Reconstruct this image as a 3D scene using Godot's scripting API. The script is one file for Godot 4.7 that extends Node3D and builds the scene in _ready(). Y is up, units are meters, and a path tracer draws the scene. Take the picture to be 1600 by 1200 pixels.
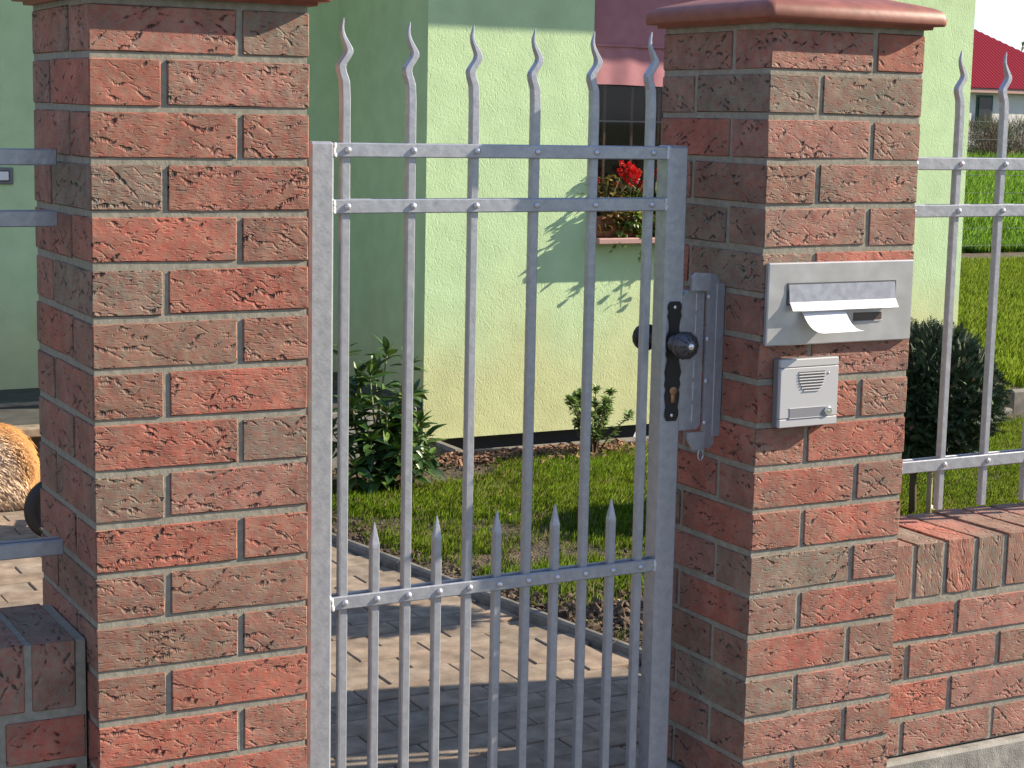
extends Node3D

# ---------------------------------------------------------------- helpers
var rng := RandomNumberGenerator.new()
var M := {}
var wob := FastNoiseLite.new()
var used := {}
const G := 1.45                       # height of the first brick bed above the path

func lin(r: float, g: float, b: float) -> Color:
	return Color(r, g, b).linear_to_srgb()

func mat(called: String, c: Color, rough := 0.8, metal := 0.0) -> StandardMaterial3D:
	var m := StandardMaterial3D.new()
	m.resource_name = called
	m.albedo_color = c
	m.roughness = rough
	m.metallic = metal
	M[called] = m
	return m

func mb(smooth := false) -> SurfaceTool:
	var st := SurfaceTool.new()
	st.begin(Mesh.PRIMITIVE_TRIANGLES)
	st.set_smooth_group(0 if smooth else -1)
	return st

func numbered(called: String) -> String:
	used[called] = used.get(called, -1) + 1
	return called if used[called] == 0 else "%s_%03d" % [called, used[called]]

func build(st: SurfaceTool, called: String, m: Material, parent: Node3D) -> MeshInstance3D:
	st.generate_normals()
	return place(st.commit(), called, m, parent)

func place(mesh: Mesh, called: String, m: Material, parent: Node3D) -> MeshInstance3D:
	var o := MeshInstance3D.new()
	o.mesh = mesh
	if m:
		o.material_override = m
	if parent == self:
		o.name = numbered(called)
	else:
		var n: int = parent.get_meta("n_" + called, 0)
		parent.set_meta("n_" + called, n + 1)
		o.name = called if n == 0 else "%s_%03d" % [called, n]
	parent.add_child(o, true)
	return o

func thing(called: String, label: String, category: String, at := Vector3.ZERO, group := "") -> Node3D:
	var o := Node3D.new()
	o.name = numbered(called)
	add_child(o, true)
	o.position = at
	tag(o, label, category, group)
	return o

func tag(o: Node3D, label: String, category: String, group := "", kind := "") -> void:
	if label:
		o.set_meta("label", label)
	if category:
		o.set_meta("category", category)
	if group:
		o.set_meta("group", group)
	if kind:
		o.set_meta("kind", kind)

func tri(st: SurfaceTool, a: Vector3, b: Vector3, c: Vector3) -> void:   # counter-clockwise from outside
	st.add_vertex(a); st.add_vertex(c); st.add_vertex(b)

func quad(st: SurfaceTool, a: Vector3, b: Vector3, c: Vector3, d: Vector3) -> void:
	tri(st, a, b, c); tri(st, a, c, d)

func outq(st: SurfaceTool, mid: Vector3, p: Array) -> void:              # convex face turned away from mid
	var n: Vector3 = (p[1] - p[0]).cross(p[2] - p[0])
	var c: Vector3 = (p[0] + p[1] + p[2]) / 3.0
	if n.dot(c - mid) < 0.0:
		p.reverse()
	for k in range(1, p.size() - 1):
		tri(st, p[0], p[k], p[k + 1])

func box(st: SurfaceTool, c: Vector3, s: Vector3, bv := 0.0, xf := Transform3D()) -> void:
	var h := s * 0.5
	bv = minf(bv, minf(h.x, minf(h.y, h.z)) * 0.9)
	var v := func(axis: int, sg: Vector3) -> Vector3:
		var p := Vector3.ZERO
		for k in 3:
			p[k] = sg[k] * (h[k] if k == axis or bv <= 0.0 else h[k] - bv)
		return xf * (c + p)
	var mid := xf * c
	for a in 3:
		var b := (a + 1) % 3
		var d := (a + 2) % 3
		for s1 in [-1.0, 1.0]:
			var ps := []
			for q in [[-1.0, -1.0], [1.0, -1.0], [1.0, 1.0], [-1.0, 1.0]]:
				var sg := Vector3.ZERO
				sg[a] = s1; sg[b] = q[0]; sg[d] = q[1]
				ps.append(v.call(a, sg))
			outq(st, mid, ps)
			if bv > 0.0:
				for s2 in [-1.0, 1.0]:
					var s_lo := Vector3.ZERO
					s_lo[a] = s1; s_lo[b] = s2; s_lo[d] = -1.0
					var s_hi := s_lo
					s_hi[d] = 1.0
					outq(st, mid, [v.call(a, s_lo), v.call(a, s_hi), v.call(b, s_hi), v.call(b, s_lo)])
	if bv > 0.0:
		for k in 8:
			var sg := Vector3(1 if k & 1 else -1, 1 if k & 2 else -1, 1 if k & 4 else -1)
			outq(st, mid, [v.call(0, sg), v.call(1, sg), v.call(2, sg)])

func loft(st: SurfaceTool, rings: Array, cap_a := true, cap_b := true) -> void:   # rings run counter-clockwise seen from the far end
	for k in rings.size() - 1:
		var r0: PackedVector3Array = rings[k]
		var r1: PackedVector3Array = rings[k + 1]
		var n := r0.size()
		for i in n:
			var j := (i + 1) % n
			quad(st, r0[i], r0[j], r1[j], r1[i])
	if cap_a:
		var r: PackedVector3Array = rings[0]
		for i in range(1, r.size() - 1):
			tri(st, r[0], r[i + 1], r[i])
	if cap_b:
		var r2: PackedVector3Array = rings[-1]
		for i in range(1, r2.size() - 1):
			tri(st, r2[0], r2[i], r2[i + 1])

func tube(st: SurfaceTool, pts: Array, radii: Array, n := 8) -> void:
	var rings := []
	for k in pts.size():
		var d: Vector3 = (pts[mini(k + 1, pts.size() - 1)] - pts[maxi(k - 1, 0)]).normalized()
		var u := d.cross(Vector3(0.31, 0.2, 0.93)).normalized()
		var w := d.cross(u)
		var r := PackedVector3Array()
		for i in n:
			var t := TAU * i / n
			r.append(pts[k] + (u * cos(t) + w * sin(t)) * radii[k])
		rings.append(r)
	loft(st, rings)

func lathe(st: SurfaceTool, at: Vector3, axis: Vector3, prof: Array, n := 16) -> void:   # prof: [along, radius]
	var u := axis.cross(Vector3(0.37, 0.81, 0.11)).normalized()
	var w := axis.cross(u)
	var rings := []
	for p in prof:
		var r := PackedVector3Array()
		for i in n:
			var t := TAU * i / n
			r.append(at + axis * p[0] + (u * cos(t) + w * sin(t)) * p[1])
		rings.append(r)
	loft(st, rings)

func octagon(cx: float, y: float, cz: float, w: float, d: float, ch: float) -> PackedVector3Array:
	var a := w * 0.5
	var b := d * 0.5
	ch = minf(ch, minf(a, b) * 0.6)
	return PackedVector3Array([Vector3(cx + a, y, cz + b - ch), Vector3(cx + a, y, cz - b + ch), Vector3(cx + a - ch, y, cz - b), Vector3(cx - a + ch, y, cz - b),
		Vector3(cx - a, y, cz - b + ch), Vector3(cx - a, y, cz + b - ch), Vector3(cx - a + ch, y, cz + b), Vector3(cx + a - ch, y, cz + b)])

func plate(st: SurfaceTool, pts: PackedVector2Array, z0: float, z1: float) -> void:   # outline in x, y (counter-clockwise), from z0 up to z1
	var a := PackedVector3Array()
	var b := PackedVector3Array()
	for p in pts:
		a.append(Vector3(p.x, p.y, z0)); b.append(Vector3(p.x, p.y, z1))
	loft(st, [a, b], false, false)
	var idx := Geometry2D.triangulate_polygon(pts)
	for k in range(0, idx.size(), 3):
		var t := [pts[idx[k]], pts[idx[k + 1]], pts[idx[k + 2]]]
		if (t[1] - t[0]).cross(t[2] - t[0]) < 0.0:
			t.reverse()
		tri(st, Vector3(t[0].x, t[0].y, z1), Vector3(t[1].x, t[1].y, z1), Vector3(t[2].x, t[2].y, z1))
		tri(st, Vector3(t[0].x, t[0].y, z0), Vector3(t[2].x, t[2].y, z0), Vector3(t[1].x, t[1].y, z0))

# ---------------------------------------------------------------- textures
func noise(freq: float, seed_: int, octaves := 3, kind := FastNoiseLite.TYPE_SIMPLEX_SMOOTH) -> FastNoiseLite:
	var n := FastNoiseLite.new()
	n.noise_type = kind
	n.seed = seed_
	n.frequency = freq
	n.fractal_octaves = octaves
	if octaves == 1:
		n.fractal_type = FastNoiseLite.FRACTAL_NONE
	return n

func seamless(freq: float, seed_: int, size: int, octaves := 3, kind := FastNoiseLite.TYPE_SIMPLEX_SMOOTH) -> PackedByteArray:
	var im := noise(freq, seed_, octaves, kind).get_seamless_image(size, size)
	im.convert(Image.FORMAT_L8)
	return im.get_data()

func float_tex(h: PackedFloat32Array, n: int) -> ImageTexture:
	return ImageTexture.create_from_image(Image.create_from_data(n, n, false, Image.FORMAT_RF, h.to_byte_array()))

func mix_tex(size: int, layers: Array, base: Color, spread: Color) -> ImageTexture:   # base + spread * sum of noises, in sRGB values
	var out := PackedByteArray()
	out.resize(size * size * 3)
	var data := []
	for l in layers:
		data.append([seamless(l[0], l[1], size, l[2], l[4] if l.size() > 4 else FastNoiseLite.TYPE_SIMPLEX_SMOOTH), l[3]])
	for i in size * size:
		var v := 0.0
		for d in data:
			v += (d[0][i] / 255.0 - 0.5) * d[1]
		out[i * 3] = int(clampf(base.r + spread.r * v, 0.0, 1.0) * 255.0)
		out[i * 3 + 1] = int(clampf(base.g + spread.g * v, 0.0, 1.0) * 255.0)
		out[i * 3 + 2] = int(clampf(base.b + spread.b * v, 0.0, 1.0) * 255.0)
	return ImageTexture.create_from_image(Image.create_from_data(size, size, false, Image.FORMAT_RGB8, out))

func bump_tex(size: int, layers: Array) -> ImageTexture:
	var h := PackedFloat32Array()
	h.resize(size * size)
	h.fill(0.5)
	for l in layers:
		var d := seamless(l[0], l[1], size, l[2], l[4] if l.size() > 4 else FastNoiseLite.TYPE_SIMPLEX_SMOOTH)
		var k: float = l[3] / 255.0
		var c: float = l[3] * 0.5
		for i in size * size:
			h[i] += d[i] * k - c
	return float_tex(h, size)

func bumped(m: StandardMaterial3D, t: Texture2D, cm: float) -> void:
	m.heightmap_enabled = true
	m.heightmap_texture = t
	m.heightmap_scale = cm

func tri_world(m: StandardMaterial3D, metres: float, world := true) -> void:
	m.uv1_triplanar = true
	m.uv1_world_triplanar = world
	m.uv1_triplanar_sharpness = 4.0
	m.uv1_scale = Vector3.ONE / metres

const BN := 1536
const BM := 1.1                        # metres that the brick relief covers

var clay_tone: ImageTexture

func brick_relief() -> ImageTexture:
	var n := BN
	var px := n / (BM * 1000.0)         # pixels per millimetre
	var h := PackedFloat32Array()
	h.resize(n * n)
	var big := noise(0.020 / px, 11, 3)
	var fold := noise(0.16 / px, 12, 2)
	var grain := noise(0.55 / px, 13, 2)
	for y in n:
		for x in n:
			var f := fold.get_noise_2d(x * 0.22, y)
			var v := 4.0 + big.get_noise_2d(x, y * 1.5) * 0.45 + f * 0.17 + grain.get_noise_2d(x, y) * 0.16
			if f > 0.36:                  # torn, smeared skin
				v -= minf((f - 0.36) * 3.0, 0.6)
			h[y * n + x] = v
	var r := RandomNumberGenerator.new()
	r.seed = 77
	for s in 2500:                      # drag cracks left by the forming of the clay: sharp above, running out below
		var p := Vector2(r.randf() * n, r.randf() * n)
		var t := r.randf()
		var length := (r.randf_range(4, 16) if t < 0.52 else r.randf_range(14, 40) if t < 0.87 else r.randf_range(35, 95)) * px
		var wide := (r.randf_range(0.6, 1.6) if t < 0.52 else r.randf_range(1.2, 3.2)) * px
		var deep := r.randf_range(1.2, 2.8) if t < 0.52 else r.randf_range(2.4, 4.0)
		var ang := r.randfn(0.10, 0.20)
		var going := 0.0
		var swell := r.randf() * 10.0
		while going < length:
			var e := going / length
			var k := sqrt(maxf(0.0, 1.0 - absf(e * 2.0 - 1.0))) * (0.5 + 0.5 * sin(swell + e * length * 0.21) * sin(swell * 2.0 + e * length * 0.083))
			k = clampf(k + r.randfn(0.0, 0.12), 0.12, 1.0)
			var rad := maxf(wide * (0.35 + 0.8 * k), 0.8)
			var R := int(ceil(rad * 2.0))
			for dy in range(-R, R + 1):
				for dx in range(-R, R + 1):
					var dyy := dy * 1.15 if dy < 0 else dy * 0.55
					var d := sqrt(dx * dx * 0.8 + dyy * dyy) / rad
					if d < 1.0:
						var at := posmod(int(p.y) + dy, n) * n + posmod(int(p.x) + dx, n)
						var fall := 1.0 - pow(d, 4.0) if dy < 0 else 1.0 - d
						h[at] = minf(h[at], 4.0 - deep * k * fall)
			p += Vector2(cos(ang), sin(ang)) * 1.2
			going += 1.2
			ang = clampf(ang + r.randfn(0.0, 0.2), -0.8, 0.9) * 0.985 + (0.02 if r.randf() < 0.5 else -0.01)
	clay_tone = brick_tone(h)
	for i in n * n:
		h[i] /= 5.0
	return float_tex(h, n)

func brick_tone(h: PackedFloat32Array) -> ImageTexture:
	var n := BN
	var a := seamless(0.009, 21, n, 4)
	var b := seamless(0.28, 22, n, 2)
	var c := seamless(0.035, 23, n, 3)
	var out := PackedByteArray()
	out.resize(n * n * 3)
	var r := RandomNumberGenerator.new()
	r.seed = 5
	for i in n * n:
		var v := 0.86 + (a[i] / 255.0 - 0.5) * 0.22 + (b[i] / 255.0 - 0.5) * 0.18
		var w := (c[i] / 255.0 - 0.5) * 0.24
		var s := 0.0
		if r.randf() < 0.012:
			s = r.randf_range(0.05, 0.22)   # sand grains burnt into the skin
		var crack_shade := clampf((3.3 - h[i]) * 0.36, 0.0, 0.48)   # occlusion shade painted into the colour of the deep drag cracks
		v *= 1.0 - crack_shade
		out[i * 3] = int(clampf(v + w * 0.3 + s, 0, 1) * 255.0)
		out[i * 3 + 1] = int(clampf(v - w + s, 0, 1) * 255.0)
		out[i * 3 + 2] = int(clampf(v - w * 1.1 + s, 0, 1) * 255.0)
	return ImageTexture.create_from_image(Image.create_from_data(n, n, false, Image.FORMAT_RGB8, out))

func materials() -> void:
	var m := mat("brick", Color.WHITE, 0.85)
	m.vertex_color_use_as_albedo = true
	bumped(m, brick_relief(), 0.62)
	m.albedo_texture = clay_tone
	for k in 2:
		var m2 := m.duplicate() as StandardMaterial3D
		m2.heightmap_scale = [0.45, 0.85][k]
		M["brick%d" % (k + 1)] = m2
	m = mat("mortar", lin(0.315, 0.295, 0.235), 0.95)
	bumped(m, bump_tex(512, [[0.03, 31, 3, 0.6], [0.2, 32, 2, 0.25]]), 0.10)
	tri_world(m, 0.25)
	m.albedo_texture = mix_tex(512, [[0.02, 33, 4, 0.7], [0.3, 34, 2, 0.3]], Color(0.9, 0.9, 0.9), Color(0.25, 0.25, 0.27))
	m = mat("concrete", lin(0.33, 0.32, 0.29), 0.9)
	m.albedo_texture = mix_tex(512, [[0.012, 35, 5, 0.9], [0.25, 36, 2, 0.35]], Color(0.88, 0.88, 0.87), Color(0.35, 0.35, 0.36))
	bumped(m, bump_tex(512, [[0.03, 37, 3, 0.5], [0.28, 38, 2, 0.4]]), 0.2)
	tri_world(m, 0.6)
	m = mat("kerb", lin(0.20, 0.185, 0.16), 0.9)
	m.albedo_texture = M.concrete.albedo_texture
	tri_world(m, 0.5)
	m = mat("cap", lin(0.285, 0.088, 0.055), 0.55)
	m.albedo_texture = mix_tex(512, [[0.01, 41, 4, 0.8], [0.2, 42, 2, 0.3]], Color(0.90, 0.90, 0.90), Color(0.26, 0.30, 0.34))
	bumped(m, bump_tex(256, [[0.05, 43, 3, 0.5]]), 0.05)
	tri_world(m, 0.35)
	m = mat("galvanised", lin(0.455, 0.475, 0.51), 0.44, 0.45)
	m.albedo_texture = mix_tex(512, [[0.014, 45, 4, 0.8], [0.05, 46, 2, 0.4, FastNoiseLite.TYPE_CELLULAR], [0.18, 44, 2, 0.3]], Color(0.89, 0.895, 0.905), Color(0.13, 0.125, 0.115))
	m.roughness_texture = mix_tex(256, [[0.03, 47, 3, 0.9], [0.15, 55, 2, 0.4]], Color(0.82, 0.82, 0.82), Color(0.4, 0.4, 0.4))
	bumped(m, bump_tex(256, [[0.04, 48, 3, 0.6], [0.2, 49, 2, 0.15]]), 0.06)
	tri_world(m, 0.22)
	m = mat("zinc_tip", lin(0.70, 0.71, 0.74), 0.36, 0.6)
	m.albedo_texture = M.galvanised.albedo_texture
	bumped(m, M.galvanised.heightmap_texture, 0.08)
	tri_world(m, 0.1)
	m = mat("weld", lin(0.72, 0.72, 0.70), 0.5, 0.3)
	bumped(m, M.mortar.heightmap_texture, 0.2)
	tri_world(m, 0.06)
	m = mat("brushed_steel", lin(0.56, 0.565, 0.58), 0.4, 0.62)
	m.albedo_texture = mix_tex(512, [[0.008, 51, 4, 0.7], [0.3, 52, 1, 0.3]], Color(0.9, 0.9, 0.9), Color(0.16, 0.16, 0.17))
	tri_world(m, 0.3)
	mat("flap_steel", lin(0.50, 0.51, 0.53), 0.34, 0.75).albedo_texture = mix_tex(512, [[0.05, 53, 4, 0.9], [0.3, 54, 1, 0.2]], Color(0.85, 0.85, 0.86), Color(0.16, 0.16, 0.16))
	tri_world(M.flap_steel, 0.6)
	mat("intercom_plastic", lin(0.47, 0.475, 0.485), 0.42, 0.15)
	mat("seam", lin(0.08, 0.08, 0.085), 0.7)
	mat("name_field", lin(0.22, 0.22, 0.24), 0.35)
	mat("name_label", lin(0.075, 0.055, 0.045), 0.4)
	mat("chrome", lin(0.7, 0.7, 0.72), 0.18, 0.9)
	mat("paper", lin(0.85, 0.86, 0.89), 0.8)
	mat("black_iron", lin(0.018, 0.018, 0.019), 0.5, 0.3)
	mat("knob_iron", lin(0.09, 0.09, 0.10), 0.38, 0.6)
	mat("brass", lin(0.34, 0.20, 0.11), 0.45, 0.7)
	mat("rubber", lin(0.014, 0.014, 0.013), 0.6)
	mat("plastic_black", lin(0.05, 0.05, 0.048), 0.4)
	m = mat("plaster", Color.WHITE, 0.93)
	m.vertex_color_use_as_albedo = true
	m.albedo_texture = mix_tex(512, [[0.01, 61, 4, 0.7], [0.22, 62, 2, 0.4]], Color(0.95, 0.95, 0.95), Color(0.10, 0.10, 0.11))
	bumped(m, plaster_relief(), 0.15)
	tri_world(m, 0.9)
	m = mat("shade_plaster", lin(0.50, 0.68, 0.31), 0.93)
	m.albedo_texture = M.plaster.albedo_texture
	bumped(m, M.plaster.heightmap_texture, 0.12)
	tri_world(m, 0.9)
	mat("plinth", lin(0.022, 0.022, 0.022), 0.8)
	mat("roof_tile", lin(0.30, 0.12, 0.08), 0.8)
	mat("eave_board", lin(0.35, 0.22, 0.12), 0.7)
	mat("window_frame", lin(0.075, 0.04, 0.03), 0.5)
	m = mat("window_pane", Color(0.05, 0.045, 0.04, 0.12), 0.03)
	m.transparency = BaseMaterial3D.TRANSPARENCY_ALPHA
	m.metallic_specular = 0.3
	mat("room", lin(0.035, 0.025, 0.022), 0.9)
	m = mat("blind", lin(0.45, 0.195, 0.22), 0.9)
	m.albedo_texture = mix_tex(256, [[0.02, 65, 3, 0.6]], Color(0.93, 0.93, 0.93), Color(0.12, 0.14, 0.14))
	tri_world(m, 0.4)
	mat("sill", lin(0.40, 0.235, 0.205), 0.6)
	mat("terracotta", lin(0.30, 0.11, 0.055), 0.8)
	m = mat("paver", Color.WHITE, 0.9)
	m.vertex_color_use_as_albedo = true
	m.albedo_texture = mix_tex(512, [[0.015, 71, 5, 0.9], [0.28, 72, 2, 0.4]], Color(0.86, 0.86, 0.86), Color(0.34, 0.36, 0.38))
	bumped(m, bump_tex(512, [[0.03, 73, 3, 0.5], [0.3, 74, 2, 0.4]]), 0.18)
	tri_world(m, 0.7)
	m = mat("sand", lin(0.30, 0.24, 0.17), 1.0)
	m.albedo_texture = M.concrete.albedo_texture
	tri_world(m, 0.4)
	m = mat("soil", lin(0.115, 0.083, 0.055), 1.0)
	m.albedo_texture = mix_tex(512, [[0.012, 75, 5, 0.9], [0.2, 76, 3, 0.6]], Color(0.78, 0.80, 0.74), Color(0.5, 0.42, 0.42))
	bumped(m, bump_tex(512, [[0.03, 77, 4, 0.6], [0.16, 78, 2, 0.4]]), 2.2)
	tri_world(m, 0.9)
	m = mat("bare_earth", lin(0.14, 0.092, 0.06), 1.0)
	m.albedo_texture = M.soil.albedo_texture
	bumped(m, M.soil.heightmap_texture, 1.5)
	tri_world(m, 1.3)
	m = mat("far_turf", lin(0.105, 0.15, 0.035), 1.0)
	m.albedo_texture = mix_tex(512, [[0.008, 79, 5, 1.0], [0.15, 80, 3, 0.6]], Color(0.75, 0.78, 0.7), Color(0.5, 0.4, 0.5))
	tri_world(m, 9.0)
	m = mat("asphalt", lin(0.16, 0.155, 0.145), 0.95)
	m.albedo_texture = M.concrete.albedo_texture
	tri_world(m, 1.1)
	m = mat("gravel", lin(0.16, 0.15, 0.13), 1.0)
	bumped(m, bump_tex(512, [[0.09, 81, 2, 0.9, FastNoiseLite.TYPE_CELLULAR]]), 1.2)
	tri_world(m, 0.6)
	m = mat("blade", Color.WHITE, 0.75)
	m.metallic_specular = 0.2
	m.vertex_color_use_as_albedo = true
	m.backlight_enabled = true
	m.backlight = lin(0.5, 0.5, 0.2)
	m = mat("big_leaf", Color.WHITE, 0.34)
	m.vertex_color_use_as_albedo = true
	m.backlight_enabled = true
	m.backlight = lin(0.22, 0.22, 0.1)
	m = mat("small_leaf", Color.WHITE, 0.5)
	m.vertex_color_use_as_albedo = true
	m.backlight_enabled = true
	m.backlight = lin(0.35, 0.35, 0.2)
	m = mat("needle", Color.WHITE, 0.7)
	m.vertex_color_use_as_albedo = true
	m = mat("petal", Color.WHITE, 0.6)
	m.vertex_color_use_as_albedo = true
	m.backlight_enabled = true
	m.backlight = lin(0.4, 0.3, 0.3)
	mat("stem", lin(0.17, 0.19, 0.05), 0.7)
	mat("twig", lin(0.12, 0.08, 0.055), 0.9)
	mat("stake", lin(0.48, 0.38, 0.26), 0.8)
	m = mat("clod", Color.WHITE, 1.0)
	m.vertex_color_use_as_albedo = true
	m = mat("fur", Color.WHITE, 1.0)
	m.metallic_specular = 0.1
	m.backlight_enabled = true
	m.backlight = lin(0.5, 0.42, 0.33)
	m.vertex_color_use_as_albedo = true
	mat("lime", lin(0.46, 0.43, 0.40), 0.95)
	mat("nose", lin(0.01, 0.01, 0.01), 0.3)
	mat("metal_roof", lin(0.20, 0.018, 0.03), 0.9).metallic_specular = 0.15
	mat("far_wall", lin(0.66, 0.64, 0.61), 0.9)
	mat("far_glass", lin(0.03, 0.035, 0.04), 0.15)
	mat("green_post", lin(0.012, 0.06, 0.03), 0.5)
	mat("wire", lin(0.20, 0.24, 0.21), 0.5, 0.4)
	mat("switch_grey", lin(0.16, 0.165, 0.17), 0.45)
	mat("switch_white", lin(0.75, 0.75, 0.74), 0.4)
	m = mat("dark_tile", lin(0.075, 0.072, 0.066), 0.75)
	m.albedo_texture = M.concrete.albedo_texture
	tri_world(m, 0.8)

func plaster_relief() -> ImageTexture:
	var n := 768
	var h := PackedFloat32Array()
	h.resize(n * n)
	var a := seamless(0.10, 63, n, 2)
	var b := seamless(0.03, 64, n, 3)
	for i in n * n:
		h[i] = 0.55 + (a[i] / 255.0 - 0.5) * 0.35 + (b[i] / 255.0 - 0.5) * 0.2
	var r := RandomNumberGenerator.new()
	r.seed = 9
	for s in 5200:                      # short rubbed grooves of the float
		var p := Vector2(r.randf() * n, r.randf() * n)
		var ang := PI * 0.5 + r.randfn(0.0, 0.45)
		var len := r.randf_range(4, 16)
		var deep := r.randf_range(0.15, 0.4)
		for k in int(len):
			var at := posmod(int(p.y), n) * n + posmod(int(p.x), n)
			h[at] = maxf(h[at] - deep, 0.0)
			var at2 := posmod(int(p.y), n) * n + posmod(int(p.x) + 1, n)
			h[at2] = maxf(h[at2] - deep * 0.7, 0.0)
			p += Vector2(cos(ang), sin(ang))
			ang += r.randfn(0.0, 0.12)
	return float_tex(h, n)

# ---------------------------------------------------------------- bricks
const CLAY := {"r": Vector3(0.41, 0.137, 0.092), "p": Vector3(0.375, 0.172, 0.128), "b": Vector3(0.275, 0.155, 0.108), "g": Vector3(0.255, 0.185, 0.135), "m": Vector3(0.36, 0.15, 0.105)}

func brick(parent: Node3D, c: Vector3, turn: Basis, L: float, H: float, D: float, kind: String) -> void:
	# a rough brick: L along its x, H along its y, D along its z, with softened, slightly uneven edges
	var b := 0.0024
	var xs := PackedFloat32Array([-L / 2])
	for t in [0.0, 0.22, 0.45, 0.7, 1.0]:
		xs.append(lerpf(-L / 2 + b, L / 2 - b, t))
	xs.append(L / 2)
	var ys := PackedFloat32Array([-H / 2, -H / 2 + b, 0.0, H / 2 - b, H / 2])
	var zs := PackedFloat32Array([-D / 2, -D / 2 + b, D / 2 - b, D / 2])
	var lists := [xs, ys, zs]
	var ends := Vector3(L / 2, H / 2, D / 2)
	var sd := rng.randf() * 500.0
	var base: Vector3 = CLAY[kind] * rng.randf_range(0.98, 1.18)
	var other: Vector3 = CLAY["g" if rng.randf() < 0.6 else "b"]
	var amount: float = {"r": 0.6, "p": 0.65, "b": 0.6, "g": 0.4, "m": 0.8}[kind] * rng.randf_range(0.2, 1.2)
	if kind == "g" or kind == "b":
		other = CLAY["p"]
	var st := SurfaceTool.new()
	st.begin(Mesh.PRIMITIVE_TRIANGLES)
	var uo := Vector2(rng.randf() * (BM - 0.30), rng.randf() * (BM - 0.26)) / BM
	var fl := -1.0 if rng.randf() < 0.5 else 1.0
	var put := func(p: Vector3, axis: int) -> void:
		var q := p
		var at_end := 0
		for k in 3:
			if absf(absf(p[k]) - ends[k]) < 1e-5:
				at_end += 1
		if at_end >= 2:
			for k in 3:
				if absf(absf(p[k]) - ends[k]) < 1e-5:
					q[k] -= signf(p[k]) * b * 0.55
		var s := p * 55.0 + Vector3(sd, 0, 0)
		if at_end >= 2:
			q += Vector3(wob.get_noise_3dv(s), wob.get_noise_3dv(s + Vector3(0, 91, 0)), wob.get_noise_3dv(s + Vector3(0, 0, 57))) * 0.003
		var nm := Vector3.ZERO
		nm[axis] = signf(p[axis])
		if at_end >= 2:
			for k in 3:
				if absf(absf(p[k]) - ends[k]) < 1e-5 and k != axis:
					nm[k] = signf(p[k]) * 0.4
		st.set_normal(turn * nm.normalized())
		var e := smoothstep(0.12, 0.5, absf(p.x) / L + wob.get_noise_3dv(p * 22.0 + Vector3(sd * 2.0, 3, 0)) * 0.34)
		var col := base.lerp(other, e * amount)
		st.set_color(Color(col.x, col.y, col.z))
		var uv := Vector2(p.x * fl + 0.13, (-p.y if axis == 2 else p.z) + 0.13)
		if axis == 0:
			uv = Vector2(p.z + 0.13, -p.y + 0.10)
		st.set_uv(uo + uv / BM)
		st.add_vertex(c + turn * q)
	for a in 3:
		var u := (a + 1) % 3
		var v := (a + 2) % 3
		for s in [-1.0, 1.0]:
			for i in lists[u].size() - 1:
				for j in lists[v].size() - 1:
					var P := []
					for w in [[0, 0], [1, 0], [1, 1], [0, 1]]:
						var p := Vector3.ZERO
						p[a] = s * ends[a]
						p[u] = lists[u][i + w[0]]
						p[v] = lists[v][j + w[1]]
						P.append(p)
					var order := [0, 2, 1, 0, 3, 2] if s > 0.0 else [0, 1, 2, 0, 2, 3]
					for k in order:
						put.call(P[k], a)
	place(st.commit(), "brick", [M.brick, M.brick1, M.brick2][rng.randi() % 3], parent)

func rand_kind() -> String:
	return "rrpbgmmp"[rng.randi() % 8]

func lean() -> Basis:
	return Basis.from_euler(Vector3(rng.randfn(0, 0.003), rng.randfn(0, 0.003), rng.randfn(0, 0.004)))

const ROW := 0.0831
const BRICK_H := 0.0718

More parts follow.
